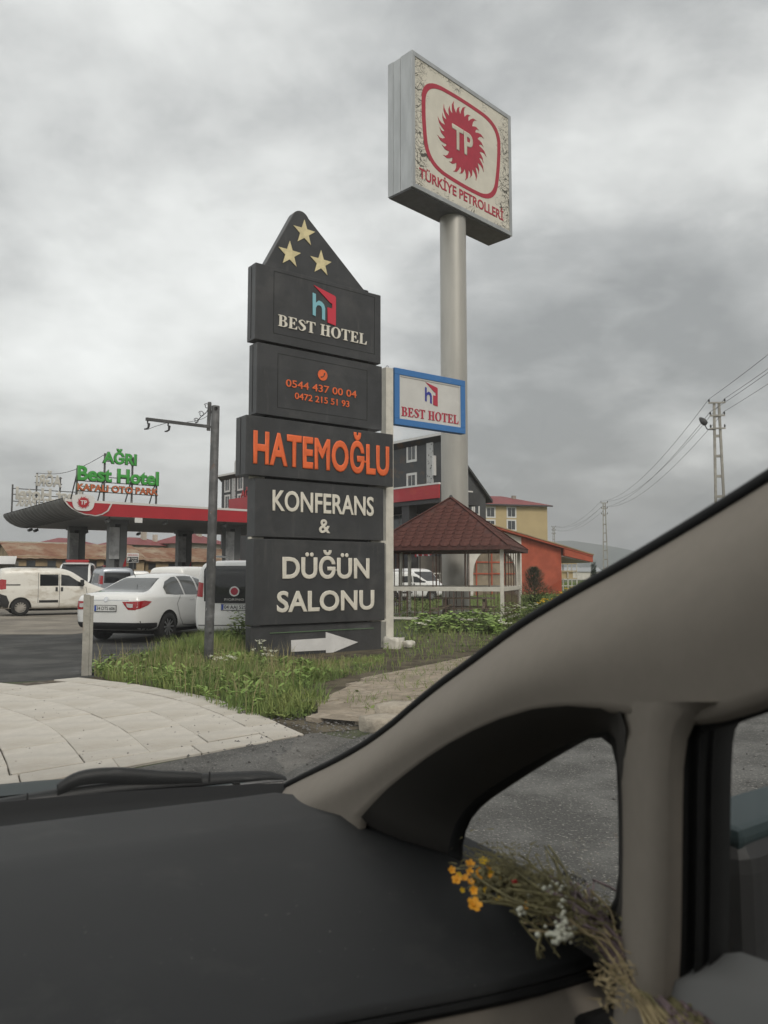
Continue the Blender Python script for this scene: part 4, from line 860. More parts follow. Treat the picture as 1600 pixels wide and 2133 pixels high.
MB().prism([(xe+.003, slope(xe)-.55), (xo, slope(xo)-.42), (xo, slope(xo)-.003), (xe+.003, slope(xe)-.003)], -.40, -.2).build('overhang_fascia', 'brick_red', wb)
MB().prism([(xe+.003, slope(xe)-.62), (xo-.1, slope(xo)-.46), (xo-.1, slope(xo)-.40), (xe+.003, slope(xe)-.54)], -.2, 7).build('overhang_soffit', 'trim_white', wb)
# scaffold-like yellow shelter beyond the overhang
sc_ = PY(1183, 1200, 75); sh_ = thing('steel_shelter', 'pale yellow steel frame shelter under the red overhang', 'shelter', (sc_.x, sc_.y, 0))
for x in (-.85, 0, .85):
    for y in (0, 2): MB().bar((x, y, 0), (x, y, 2.6), .09).build('upright', 'white_paint', sh_)
for z in (.5, 1.2, 1.9, 2.6): MB().bar((-.85, -.06, z), (.85, -.06, z), .08).build('cross_tube', 'yellow_wall' if z > 1 else 'white_paint', sh_)
MB().box(-.9, .9, -.1, 2.1, 2.65, 2.85).build('roof', 'trim_white', sh_); MB().box(-.8, .5, .1, .16, 1.25, 1.85).build('panel', 'yellow_wall', sh_)

# old stone barns with rusty roofs
def barn(name, label, p0, p1, depth, eave, ridge, wins, walls='barn_wall', roofm='rust_roof', gable=True):
    d = Vector((p1[0]-p0[0], p1[1]-p0[1], 0)); F = Frame((p0[0], p0[1], 0), math.atan2(d.y, d.x)); L = d.length
    o = thing(name, label, 'building', F.loc, F.rz)
    MB().prism([(0, 0), (L, 0), (L, eave), (0, eave)], 0, depth).build('wall', walls, o)
    m = MB(); m.add([(0, 0, eave), (0, depth, eave), (0, depth/2, ridge)], [(0, 2, 1)]); m.add([(L, 0, eave), (L, depth, eave), (L, depth/2, ridge)], [(0, 1, 2)]); m.build('gable', walls, o)
    n = max(4, int(L/1.1)); m1 = MB()
    rows0, rows1, rows2 = [], [], []
    for i in range(n*2+1):
        x = -.4+(L+.8)*i/(n*2); dz = .05*(i % 2); rows0.append((x, -.5, eave-.25+dz)); rows1.append((x, depth/2, ridge+.06+dz)); rows2.append((x, depth+.5, eave-.25+dz))
    m1.loft([rows0, rows1, rows2]); m1.build('roof', roofm, o)
    for u, z, w, h in wins: window(o, u*L-w/2, u*L+w/2, z-h/2, z+h/2, 0, .06, 'win_dark', False, 'wood_old')
    return o
bA = PY(28, 1200, 80); bB = PY(300, 1200, 88); bC = PY(560, 1200, 98)
barn('stone_barn', 'long low stone barn with patchy rusty roof at far left', bA, bB, 11, 3.45, 4.95, [(.12, 2.6, .8, .8), (.27, 2.6, .8, .8), (.38, 2.6, .8, .8), (.58, 2.6, .8, .8), (.70, 2.6, .8, .8), (.9, 2.6, .8, .8)])
barn('stone_barn', 'farther low barn with rusty roof behind the fuel columns', PY(302, 1200, 89), bC, 10, 3.3, 4.75, [(.05, 2.5, .8, .7), (.2, 2.5, .8, .7), (.33, 2.5, .8, .7), (.5, 2.5, .8, .7), (.7, 2.5, .8, .7)])
def house(label, pl, pr, Y0, Y1, eave_py, ridge_py, wins, walls='plaster_grey', D=9, fl=True):
    a0, a1 = PY(pl, 1200, Y0), PY(pr, 1200, Y1); d = a1-a0; F = Frame((a0.x, a0.y, 0), math.atan2(d.y, d.x)); L = d.length; o = thing('red_roof_house', label, 'house', F.loc, F.rz, 'houses beyond the barns')
    eh = F.y((pl+pr)/2, eave_py).z; rz_ = F.y((pl+pr)/2, ridge_py, D/2).z
    MB().box(0, L, 0, D, 0, eh).build('wall', walls, o); m = MB(); e = .6
    m.add([(-e,-e,eh),(L+e,-e,eh),(L+e,D+e,eh),(-e,D+e,eh),(L*.35,D/2,rz_),(L*.65,D/2,rz_)], [(3,2,1,0),(0,1,5,4),(1,2,5),(2,3,4,5),(3,0,4)]); r = m.build('roof', 'roof_red', o)
    MB().box(L*.55, L*.55+.7, D/2-1.5, D/2-.8, eh+.3, rz_+.9).build('chimney', 'cream_wall', r); MB().box(L*.72, L*.72+.6, D/2-2.5, D/2-1.9, eh+.2, rz_+.5).build('chimney', 'cream_wall', r)
    for i in range(wins): 
        x = L*(i+.5)/wins; window(o, x-.5, x+.5, eh-2.2, eh-.8, 0, .08, 'win_dark', True, 'cream_wall')
    return o
house('grey house with red hipped roof left of the steel post', 262, 362, 125, 132, 1136, 1121, 5); house('grey house with red roof right of the steel post', 398, 475, 128, 136, 1133, 1114, 4)
house('house with red roof behind the leftmost fuel column', 118, 208, 135, 142, 1136, 1122, 4, 'cream_wall')
ff = PY(-30, 1200, 118); fg = PY(150, 1200, 126); d = fg-ff; o = thing('flat_warehouse', 'long cream flat-roofed warehouse at far left behind the barn', 'building', (ff.x, ff.y, 0), math.atan2(d.y, d.x)); zt = PY(60, 1128, 121).z
MB().box(0, d.length, 0, 12, 0, zt-.5).build('wall', 'cream_wall', o); MB().box(-.3, d.length+.3, -.3, 12.3, zt-.497, zt).build('roof', 'cream_wall', o)
gk = PY(-10, 1200, 62); o = thing('kiosk', 'grey kiosk with white awning at the left picture edge', 'kiosk', (gk.x, gk.y, 0), radians(20))
MB().box(-1.5, 1.4, 0, 3, 0, 2.6).build('wall', 'plaster_grey', o); MB().add([(-1.6, -1.2, 2.35), (1.5, -1.2, 2.35), (1.5, .0, 3.0), (-1.6, 0, 3.0)], [(0, 1, 2, 3)]).build('awning', 'trim_white', o); window(o, .1, 1.1, .9, 2.0, 0, .05, 'win_sky')
# far field buildings and woods at the right
o = thing('white_sheds', 'far white shed with a long low roof beside the poplar', 'shed', (*PY(1172, 1200, 320)[:2], 0)); MB().box(0, 16, 0, 14, 0, 3.2).build('wall', 'white_wall', o); m = MB(); m.add([(-.5,-.5,3.2),(16.5,-.5,3.2),(16.5,7,5.0),(-.5,7,5.0)], [(0,1,2,3)]).build('roof', 'aluminium', o)

# parking notice on a pole
pg = PY(277, 1200, 40.0); pk = thing('parking_sign', 'small white and black parking sign on a thin pole', 'sign', (pg.x, pg.y, 0), radians(8)); F = Frame((pg.x, pg.y, 0), radians(8))
a0, a1 = F.y(264.5, 1172), F.y(289, 1152); zm = F.y(277, 1160).z
MB().tube([(0, .04, 0), (0, .04, a1.z)], .03, 8).build('pole', 'old_steel', pk); MB().box(a0.x, a1.x, -.02, .01, a0.z, a1.z).build('board', 'trim_white', pk); MB().box(a0.x+.02, a1.x-.02, -.028, -.0205, a0.z+.02, zm).build('black_field', 'ink', pk)
text('DÜĞÜN SALONU', pk, 'fascia_red', a0.x+.04, a1.x-.04, zm+.05, zm+.13, -.021, .006, .01); text('P', pk, 'trim_white', a0.x+.05, a0.x+.16, a0.z+.07, zm-.05, -.029, .006, .03); text('OTOPARKI', pk, 'trim_white', a0.x+.2, a1.x-.05, (a0.z+zm)/2+.02, zm-.04, -.029, .006, .01); text('ALANI', pk, 'trim_white', a0.x+.24, a1.x-.09, a0.z+.05, (a0.z+zm)/2-.02, -.029, .006, .01)

# ================================================================ power line
def power_pole(label, p, H_, rz):
    o = thing('power_pole', label, 'power pole', (p[0], p[1], 0), rz, 'power line poles')
    for s in (-1, 1): MB().bar((s*.34, 0, -.2), (s*.14, 0, H_), .13, .17, up=(0, 1, 0)).build('leg', 'pole_concrete', o)
    z = 1.2
    while z < H_-.2: MB().box(-.34+.2*z/H_+.05, .34-.2*z/H_-.05, -.055, .055, z, z+.16).build('cross_tie', 'pole_concrete', o); z += 1.25
    for dz, w in ((-.05, .50), (-.85, .45), (-1.65, .45)):
        MB().box(-w, w, -.14, -.09, H_+dz-.05, H_+dz+.05).build('cross_arm', 'pole_concrete', o)
        for s in (-1, 1): MB().lathe([(.015, 0), (.05, .05), (.06, .10), (.035, .14), (.05, .17), (0, .20)], 8, (s*(w-.04), -.115, H_+dz+.05)).build('insulator', 'dark_steel', o)
    return o
d1, d2 = 48.0, 112.0
P1 = PY(1505, 1200, d1); P2 = PY(1262, 1200, d2); h1 = PY(1505, 838, d1).z; h2 = PY(1262, 1047, d2).z
pz = -math.atan2(P2.x-P1.x, P2.y-P1.y)
a = power_pole('near concrete ladder power pole with a street lamp', P1, h1, pz); b = power_pole('distant thin concrete power pole standing beyond the red annex', P2, h2, pz)
l = MB(); l.tube(cat([(-.2, -.1, h1-1.72), (-.6, -.15, h1-1.70), (-.75, -.2, h1-1.45)], 5), .03, 6); l.build('lamp_bracket', 'dark_steel', a)
MB().lathe([(.0, -.30), (.16, -.22), (.20, 0), (.13, .22), (.05, .34), (0, .35)], 12, (0, 0, 0)).build('lamp_head', 'dark_steel', a, (-.86, -.25, h1-1.22), (radians(-20), radians(-35), 0), smooth=True)
P3 = PY(1155, 1200, 185); h3 = PY(1155, 1097, 185).z; power_pole('small far power pole beside the yellow apartment house', P3, h3, pz)
P0 = P1*2-P2; P0.z = 0; h0 = h1+.6
def Lp(P, H_, x, dz): return P + Matrix.Rotation(pz, 3, 'Z') @ Vector((x, -.115, 0)) + Vector((0, 0, H_+dz+.24-P.z))
for i, (x, dz, nm) in enumerate(((-.46, -.05, 'topmost left'), (.46, -.05, 'topmost right'), (-.41, -.85, 'middle left'), (.41, -.85, 'middle right'))):
    w = MB()
    for A_, B_, sag in ((Lp(P0, h0, x, dz), Lp(P1, h1, x, dz), 1.0), (Lp(P1, h1, x, dz), Lp(P2, h2, x, dz), 1.5), (Lp(P2, h2, x, dz), Lp(P3, h3, x, dz), 1.6)):
        w.tube([A_.lerp(B_, t/24)-Vector((0, 0, 4*sag*(t/24)*(1-t/24))) for t in range(25)], .013, 4)
    o = w.build('power_cable', 'wire', None); o['label'] = f'{nm} power cable strung along the poles'; o['category'] = 'cable'; o['group'] = 'power cables'

# ================================================================ hills and far woods
def ridge(name, Y, pxs, m, z0=-2):
    v, f = [], []
    for px, py in pxs: p = PY(px, py, Y); v += [(p.x, p.y, z0), tuple(p), (p.x*1.15, p.y*1.25, p.z*.9)]
    for i in range(len(pxs)-1):
        b0 = i*3; f += [(b0, b0+3, b0+4, b0+1), (b0+1, b0+4, b0+5, b0+2)]
    return link(name, mesh(name, v, f, m, True), None, kind='structure')
ridge('hills', 3800, [(-900,1165),(-400,1172),(0,1176),(500,1178),(900,1170),(1040,1150),(1120,1134),(1160,1127),(1190,1126),(1225,1131),(1262,1136),(1300,1143),(1345,1153),(1400,1160),(1550,1168),(1800,1160),(2400,1150)], 'hill')
ridge('far_hills', 3400, [(1100,1190),(1200,1188),(1260,1180),(1330,1176),(1420,1182),(1600,1186),(2400,1170)], 'hill')
def blob_wood(name, Y, x0, x1, h, n, label):
    pts = MB()
    for i in range(n):
        px = random.uniform(x0, x1); y = Y*random.uniform(.97, 1.05); hh = h*random.uniform(.5, 1.0); c = PY(px, 1200, y); c.z = hh*.45
        pts.ico(c, hh*.55, (random.uniform(.8, 1.6), 1, 1))
    o = pts.build(name, 'far_wood', None, kind='stuff'); o['label'] = label; o['category'] = 'trees'; return o
blob_wood('far_trees', 620, 1150, 1420, 9, 150, 'far dark line of trees on the horizon at right')

# ================================================================ damp air
hz = MB().box(-6000, 6000, -6000, 6000, -1.0, 330).build('haze', None, None, kind='stuff', label='thin grey haze over the whole plain', category='haze')
hm = bpy.data.materials.new('haze'); hm.use_nodes = True; hm.node_tree.nodes.clear(); ho_ = hm.node_tree.nodes.new('ShaderNodeOutputMaterial'); pvn = hm.node_tree.nodes.new('ShaderNodeVolumePrincipled')
pvn.inputs['Color'].default_value = (.86, .88, .90, 1); pvn.inputs['Density'].default_value = .00028; pvn.inputs['Anisotropy'].default_value = .2
hm.node_tree.links.new(pvn.outputs[0], ho_.inputs['Volume']); hz.data.materials.append(hm)
# ================================================================ parked cars
def body_mesh(st):
    """st: x, zb, zs, zr, wb, ws, wr  (x forward, rear axle at x=0)"""
    rows = []
    for x, zb, zs, zr, wb, ws, wr in st:
        wm_ = max(wb, ws)+.015; zm_ = zb+(zs-zb)*.5
        half = [(0, zb), (wb*.85, zb), (wb, zb+.07), (wm_, zm_), (ws+.005, zs-.03), (ws-.02, zs+.015), (ws*.35+wr*.65+.02, zs+(zr-zs)*.60), (wr, zr-.055*min(1, (zr-zs)/.2)), (wr*.75, zr-.008), (0, zr)]
        rows.append([(x, -y, z) for y, z in half] + [(x, y, z) for y, z in half[-2:0:-1]])
    m = MB(); m.loft(rows, True); n = len(rows[0]); m.f.append(tuple(range(n))[::-1]); m.f.append(tuple(len(m.v)-n+i for i in range(n)))
    me = mesh('body', m.v, m.f); bm = bmesh.new(); bm.from_mesh(me); bmesh.ops.recalc_face_normals(bm, faces=bm.faces); bm.to_mesh(me); bm.free()
    o = bpy.data.objects.new('tmp', me); s = o.modifiers.new('s', 'SUBSURF'); s.levels = 2; s.render_levels = 2
    me2 = to_mesh(o); me2.polygons.foreach_set('use_smooth', [True]*len(me2.polygons)); return me2
def decal(bvh, poly, axis, m, off=.006, name='window', cuts=3, th=0.0):
    """a panel that hugs the body: polygon in (x,z) seen from the side (axis 'r' right, 'l' left) or (y,z) from the rear/front ('b','f')"""
    bm = bmesh.new()
    if poly[0] == 'line':                    # a thin strip along a polyline
        pl, w = poly[1], poly[2]
        for i in range(len(pl)-1):
            a, b = Vector(pl[i]), Vector(pl[i+1]); nrm = Vector((-(b-a).y, (b-a).x)).normalized()*w/2; n_ = max(2, int((b-a).length/.06)); pr = None
            for k in range(n_+1):
                q_ = a.lerp(b, k/n_); e = [bm.verts.new((q_.x-nrm.x, 0, q_.y-nrm.y)), bm.verts.new((q_.x+nrm.x, 0, q_.y+nrm.y))]
                if pr: bm.faces.new((pr[0], e[0], e[1], pr[1]))
                pr = e
        cuts = 0
    else: bm.faces.new([bm.verts.new((p[0], 0, p[1])) for p in poly])
    bmesh.ops.triangulate(bm, faces=bm.faces)
    for _ in range(cuts+2): bmesh.ops.subdivide_edges(bm, edges=[e for e in bm.edges if e.calc_length() > .06], cuts=1, use_grid_fill=False); bmesh.ops.triangulate(bm, faces=bm.faces)
    o, d = {'r': (lambda a, b: Vector((a, -3, b)), Vector((0, 1, 0))), 'l': (lambda a, b: Vector((a, 3, b)), Vector((0, -1, 0))), 'b': (lambda a, b: Vector((-6, a, b)), Vector((1, 0, 0))), 'f': (lambda a, b: Vector((9, a, b)), Vector((-1, 0, 0)))}[axis]
    bad = []
    for v in bm.verts:
        h = bvh.ray_cast(o(v.co.x, v.co.z), d)
        if h[0] is None:
            q_ = o(v.co.x, v.co.z); h = bvh.find_nearest(Vector((q_.x if axis in 'rl' else (-1 if axis == 'b' else 4), q_.y if axis in 'bf' else (-1 if axis == 'r' else 1), q_.z)))
        v.co = h[0] - d*off
    bmesh.ops.delete(bm, geom=bad, context='VERTS')
    bmesh.ops.recalc_face_normals(bm, faces=bm.faces)
    me = bpy.data.meshes.new(name); bm.to_mesh(me); bm.free(); me.materials.append(MATS[m]); me.polygons.foreach_set('use_smooth', [True]*len(me.polygons))
    # make the panel face outwards
    if len(me.polygons):
        s = sum(p.normal.dot(d)*p.area for p in me.polygons)
        if s > 0: me.flip_normals()
    return me
WHEELS = {}
def wheel_parts(r, w, cover):
    k = (r, w, cover)
    if k in WHEELS: return WHEELS[k]
    t = MB(); t.lathe([(r*.62, -w/2), (r*.93, -w/2), (r, -w/2+.03), (r, w/2-.03), (r*.93, w/2), (r*.62, w/2)], 32, axis='y')
    rim = MB(); rim.lathe([(r*.66, -w/2+.004), (r*.60, -w/2+.016), (r*.56, -w/2+.05), (0.02, -w/2+.05)], 28, axis='y')
    n = 12 if cover else 10
    sp_ = MB()
    for i in range(n):
        a = 2*pi*i/n; c, s = cos(a), sin(a); p0 = Vector((c*r*.10, -w/2+.02, s*r*.10)); p1 = Vector((c*r*.60, -w/2+.015, s*r*.60)); sp_.bar(p0, p1, .035 if not cover else .05, .02, up=(0, 1, 0))
    sp_.lathe([(r*.16, -w/2+.03), (r*.15, -w/2+.004), (0, -w/2+.002)], 16, axis='y')
    WHEELS[k] = (mesh('tyre', t.v, t.f, 'tyre', True), mesh('rim', rim.v, rim.f, 'seam_black' if not cover else 'rim_cover', True), mesh('spokes', sp_.v, sp_.f, 'rim_cover' if cover else 'rim')); return WHEELS[k]
def plate_on(car, bvh, y, z, s, w=.52, h=.115):
    hitp = bvh.ray_cast(Vector((-6, y, z)), Vector((1, 0, 0)))[0]; x = hitp.x-.02
    p = link('number_plate', mesh('plate', *(lambda m: (m.v, m.f))(MB().box(-w/2, w/2, -.006, .006, -h/2, h/2)), 'plate_white'), car, (x, y, z), -pi/2)
    MB().box(-w/2-.012, w/2+.012, .0065, .014, -h/2-.012, h/2+.012).build('plate_frame', 'car_black', p)
    MB().box(-w/2+.003, -w/2+.045, -.010, -.0062, -h/2+.003, h/2-.003).build('blue_band', 'plate_blue', p)
    text(s, p, 'ink', -w/2+.06, w/2-.015, -h/2+.022, h/2-.022, -.0065, .003, .006, 1.0, 'plate_text')
def make_car(name, label, paint, st, loc, heading, spec, group='parked cars'):
    """heading: angle of the car's forward direction, clockwise from +Y"""
    me = body_mesh(st); me.materials.clear(); me.materials.append(MATS[paint]); bvh = BVHTree.FromPolygons([v.co.copy() for v in me.vertices], [tuple(p.vertices) for p in me.polygons])
    car = thing(name, label, spec.get('cat', 'car'), (loc[0], loc[1], .010), pi/2-heading, group)
    link('body', me, car)
    for poly, ax, m, nm in spec['panels']:
        for a in ax: 
            pm_ = decal(bvh, poly, a, m, .006 if m not in ('car_black', 'lamp_red', 'lamp_clear', 'chrome', 'ink') else .008, nm)
            link(nm, pm_, car)
    for poly, ax, m, nm in spec.get('over', []):
        for a in ax: link(nm, decal(bvh, poly, a, m, .013, nm), car)
    r, w, cover, wb_ = spec['wheel']; tr = spec['track']
    tm, rm, sm = wheel_parts(r, w, cover)
    for x in (0, wb_):
        for s in (-1, 1):
            arch = [(x+(r+.055)*cos(t*pi/16), r+(r+.055)*sin(t*pi/16)) for t in range(-2, 19)]
            link('wheel_arch', decal(bvh, arch, 'r' if s < 0 else 'l', 'rubber', .007, 'wheel_arch'), car)
            wh = link('wheel', tm, car, (x, s*tr, r), 0 if s < 0 else pi); link('rim', rm, wh); link('spokes', sm, wh)
    MB().box(-.35, wb_+.4, -tr+.1, tr-.1, .17, .32).build('underbody', 'rubber', car)
    if spec.get('plate'): plate_on(car, bvh, *spec['plate'])
    return car, bvh
def mirror_y(poly): return [(-p[0], p[1]) for p in poly]
# --- saloon
SEDAN = [(-1.00,.42,.72,.86,.52,.56,.48),(-.985,.36,.86,.97,.68,.70,.60),(-.90,.28,.94,1.045,.79,.79,.68),(-.62,.24,.965,1.085,.86,.84,.69),(-.36,.23,.97,1.11,.875,.86,.66),(-.05,.22,.97,1.26,.88,.865,.61),(.32,.22,.965,1.415,.88,.865,.585),(.75,.22,.96,1.485,.88,.865,.59),(1.25,.22,.955,1.495,.88,.865,.60),(1.65,.22,.945,1.44,.88,.865,.61),(2.10,.22,.935,1.24,.88,.86,.63),(2.50,.22,.92,1.03,.88,.85,.68),(2.95,.24,.86,.96,.87,.82,.66),(3.35,.27,.74,.84,.80,.74,.56),(3.53,.32,.62,.70,.62,.58,.42),(3.56,.38,.56,.62,.5,.46,.36)]
sed = dict(wheel=(.315, .205, False, 2.64), track=.795, plate=(0, .735, '34 DTS 606'), panels=[
 ([(-.02,1.02),(.02,1.16),(.22,1.29),(.52,1.385),(.66,1.40),(.66,.995),(.3,1.0)], 'rl', 'car_glass_clear', 'rear_window'),
 ([(.72,.995),(.72,1.405),(1.05,1.415),(1.28,1.405),(1.28,.985)], 'rl', 'car_glass_clear', 'side_window'), ([(1.36,.985),(1.36,1.395),(1.62,1.335),(1.95,1.12),(2.06,1.0)], 'rl', 'car_glass_clear', 'side_window'),
 ([(-.61,1.065),(-.52,1.21),(-.44,1.37),(.44,1.37),(.52,1.21),(.61,1.065),(0,1.075)], 'b', 'car_glass_clear', 'rear_screen'),
 ([(-.58,1.075),(-.50,1.36),(.50,1.36),(.58,1.075)], 'f', 'car_glass', 'windscreen'),
 ([(-.72,.29),(-.76,.44),(.76,.44),(.72,.29)], 'b', 'car_black', 'bumper_insert'),
 ([(-1.02,.30),(-.62,.27),(-.40,.33),(-.42,.42),(-1.02,.44)], 'rl', 'car_black', 'bumper_insert'),
 ([(-.735,.885),(-.40,.875),(-.46,.80),(-.55,.71),(-.72,.705),(-.74,.80)], 'b', 'lamp_red', 'tail_lamp'), ([(.735,.885),(.40,.875),(.46,.80),(.55,.71),(.72,.705),(.74,.80)], 'b', 'lamp_red', 'tail_lamp'),
 ([(-.98,.88),(-.80,.90),(-.60,.875),(-.72,.80),(-.98,.71)], 'rl', 'lamp_red', 'tail_lamp'),
 ([(3.3,.68),(3.0,.78),(3.1,.66),(3.45,.58)], 'rl', 'lamp_clear', 'headlamp'),
 ([(.86,.865),(1.06,.872),(1.06,.89),(.86,.885)], 'rl', 'chrome', 'door_handle'), ([(1.72,.845),(1.92,.852),(1.92,.87),(1.72,.865)], 'rl', 'chrome', 'door_handle'),
 (('line', [(.95,.30),(.60,.33),(.44,.50),(.33,.80),(.50,.98)], .014), 'rl', 'trim_grey', 'door_gap'), (('line', [(1.325,.30),(1.325,.97)], .014), 'rl', 'trim_grey', 'door_gap'), (('line', [(.95,.30),(2.3,.30)], .014), 'rl', 'trim_grey', 'door_gap'),
 ([(-.56,.90),(.56,.90),(.56,.915),(-.56,.915)], 'b', 'chrome', 'boot_trim')],
 over=[([(-.66,.83),(-.50,.84),(-.53,.765),(-.60,.75),(-.66,.76)], 'b', 'lamp_clear', 'reverse_lamp'), ([(.66,.83),(.50,.84),(.53,.765),(.60,.75),(.66,.76)], 'b', 'lamp_clear', 'reverse_lamp'),
  ([(.055*cos(t*pi/8), .925+.055*sin(t*pi/8)) for t in range(16)], 'b', 'chrome', 'badge')])
p = G(346, 1336); hd_ = radians(17.5); right = Vector((cos(hd_), -sin(hd_), 0)); sl_ = p - right*.83
car, _ = make_car('parked_car', 'white saloon car with registration 34 DTS 606 beside the steel post', 'car_white', SEDAN, (sl_.x, sl_.y), hd_, sed)
MB().tube([(.02, 0, 1.39), (-.10, 0, 1.55)], [.008, .004], 6).build('antenna', 'car_black', car)
for s in (-1, 1):
    b_ = MB(); b_.box(1.72, 1.92, s*.90-.09, s*.90+.09, .98, 1.13); b_.build('door_mirror', 'car_white', car, bevel=.035)

# --- small van and its siblings
def van_st(L0, L1, H_, w, nose=.95):
    return [(L0,.40,.95,H_-.35,w-.16,w-.14,w-.30),(L0+.015,.34,.98,H_-.18,w-.08,w-.08,w-.20),(L0+.06,.27,1.0,H_-.06,w-.03,w-.03,w-.13),(L0+.22,.23,1.0,H_-.02,w,w-.01,w-.12),(.2,.22,1.0,H_,w,w,w-.115),(.9,.22,1.0,H_,w,w,w-.12),(1.35,.22,1.0,H_-.02,w,w,w-.13),(1.75,.22,1.0,H_-.14,w,w,w-.15),(2.15,.22,.99,H_-.43,w,w-.01,w-.17),(2.48,.22,.96,1.10,w,w-.03,w-.16),(2.85,.24,.88,1.0,w-.02,w-.06,w-.2),(L1-.16,.28,.74,.86,w-.08,w-.13,w-.28),(L1-.02,.33,.62,.70,w-.22,w-.26,w-.4),(L1,.38,.56,.62,w-.32,w-.36,w-.46)]
def van_spec(H_, w, plate, tail, rear='win', cat_='van', cover=True, wb_=2.51, dirty=False):
    k = dict(wheel=(.305, .19, cover, wb_), track=w-.075, cat=cat_, plate=(0, .78, plate) if plate else None)
    k['panels'] = [
     ([(.62,1.06),(.62,H_-.27),(1.24,H_-.27),(1.24,1.06)], 'rl', 'car_glass', 'side_window'), ([(1.33,1.06),(1.33,H_-.27),(1.60,H_-.31),(1.92,H_-.52),(2.16,1.12),(2.10,1.04)], 'rl', 'car_glass', 'side_window'),
     ([(-w+.20,1.12),(-w+.26,H_-.22),(w-.26,H_-.22),(w-.20,1.12)], 'f', 'car_glass', 'windscreen'),
     (('line', [(1.28,.28),(1.28,H_-.25)], .016), 'rl', 'trim_grey', 'door_gap'), (('line', [(.565,.45),(.565,H_-.22)], .016), 'rl', 'trim_grey', 'door_gap'), (('line', [(2.2,.28),(2.24,.7),(2.19,1.02)], .016), 'rl', 'trim_grey', 'door_gap'),
     ([(1.32,.86),(1.40,.86),(1.40,1.01),(1.32,1.01)], 'rl', 'car_black', 'door_handle'), ([(1.14,.86),(1.22,.86),(1.22,1.01),(1.14,1.01)], 'rl', 'car_black', 'door_handle'),
     ([(.60,.46),(1.24,.46),(1.24,.55),(.60,.55)], 'rl', 'car_black', 'rub_strip'), ([(2.62,.80),(2.75,.90),(3.05,.82),(3.15,.68)], 'rl', 'lamp_clear', 'headlamp')]
    t0, t1 = tail
    for s in (1, -1): k['panels'].append(([(s*(w-.19), t0), (s*(w-.03), t0+.02), (s*(w-.05), t1), (s*(w-.20), t1-.03)], 'b', 'lamp_red', 'tail_lamp'))
    k['panels'].append(([(-.66,t0),(-.48,t0+.03),(-.48,t1-.02),(-.64,t1)], 'rl', 'lamp_red', 'tail_lamp'))
    if rear == 'black': k['panels'].append(([(-w+.22,.90),(-w+.20,H_-.22),(-w+.26,H_-.14),(w-.26,H_-.14),(w-.20,H_-.22),(w-.22,.90),(w-.45,.86),(-w+.45,.86)], 'b', 'car_glass', 'rear_screen'))
    else: k['panels'].append(([(-w+.24,1.08),(-w+.26,H_-.24),(w-.26,H_-.24),(w-.24,1.08)], 'b', 'car_glass', 'rear_screen'))
    return k
# rear of the white van next to the totem
fw_ = .845; FI = van_st(-.70, 3.26, 1.76, fw_)
fs = van_spec(1.76, fw_, '04 AAJ 525', (.98, 1.30), 'black', cover=False)
fs['over'] = [([(.105*cos(t*pi/10), 1.10+.105*sin(t*pi/10)) for t in range(20)], 'b', 'chrome', 'badge')]
fs['panels'].append(([(-.74, .40), (-.74, .42), (.74, .42), (.74, .40)], 'b', 'trim_grey', 'bumper_gap'))
c = PY(489, 1200, 16.15); hd_ = radians(3); fwd = Vector((sin(hd_), cos(hd_), 0)); loc = Vector((c.x, 16.15, 0))+fwd*.70
car, bv = make_car('parked_van', 'white small van with black tailgate and plate 04 AAJ 525', 'car_white', FI, loc, hd_, fs)
h = bv.ray_cast(Vector((-6, 0, 1.10)), Vector((1, 0, 0)))[0]
MB().lathe([(.0, -.001), (.075, 0), (.075, .006)], 18, (0, 0, 0), axis='y').build('badge_centre', 'sign_red', car, (h.x-.022, 0, 1.10), -pi/2, flip=True)
o = text('FIORINO', car, 'chrome', -.20, .20, .0, .045, 0, .004, .004, 1.1, 'model_lettering'); o.location = (bv.ray_cast(Vector((-6, 0, .93)), Vector((1, 0, 0)))[0].x-.012, 0, .91); o.rotation_euler = (0, 0, -pi/2)
for s in (-1, 1): MB().tube(cat([(-.35, s*.56, 1.755), (-.25, s*.56, 1.815), (.8, s*.57, 1.83), (1.3, s*.56, 1.755)], 5), .022, 8).build('roof_rail', 'rim', car)
MB().box(-.72, -.50, -.66, .66, .20, .30).build('lower_bumper', 'car_black', car, bevel=.03)
# dirty white van at the left
fr_ = Vector((-12.9, 28.1, 0)); hd_ = math.atan2(.86, .51); right = Vector((cos(hd_), -sin(hd_), 0)); loc = fr_ - right*.80
ds = van_spec(1.74, fw_, None, (.93, 1.30), 'win')
ds['panels'] += [([(-.72,.30),(-.40,.28),(-.36,.48),(-.46,.72),(-.72,.80)], 'rl', 'car_black', 'corner_bumper'), ([(-.48,1.08),(-.02,1.08),(-.02,1.12),(-.48,1.12)], 'rl', 'car_black', 'slide_rail'), ([(-.76,.24),(-.76,.62),(.76,.62),(.76,.24)], 'b', 'car_black', 'rear_bumper')]
car, _ = make_car('parked_van', 'dirty white panel van seen from the side at the left edge', 'car_white_dirty', van_st(-.70, 3.26, 1.74, fw_), loc, hd_, ds)
for s in (-1, 1): MB().bar((-.3, s*.62, 1.75), (1.2, s*.62, 1.74), .04, .05).build('roof_rail', 'car_black', car); MB().box(1.98, 2.10, s*.92-.09, s*.92+.09, 1.06, 1.28).build('door_mirror', 'car_black', car, bevel=.03)
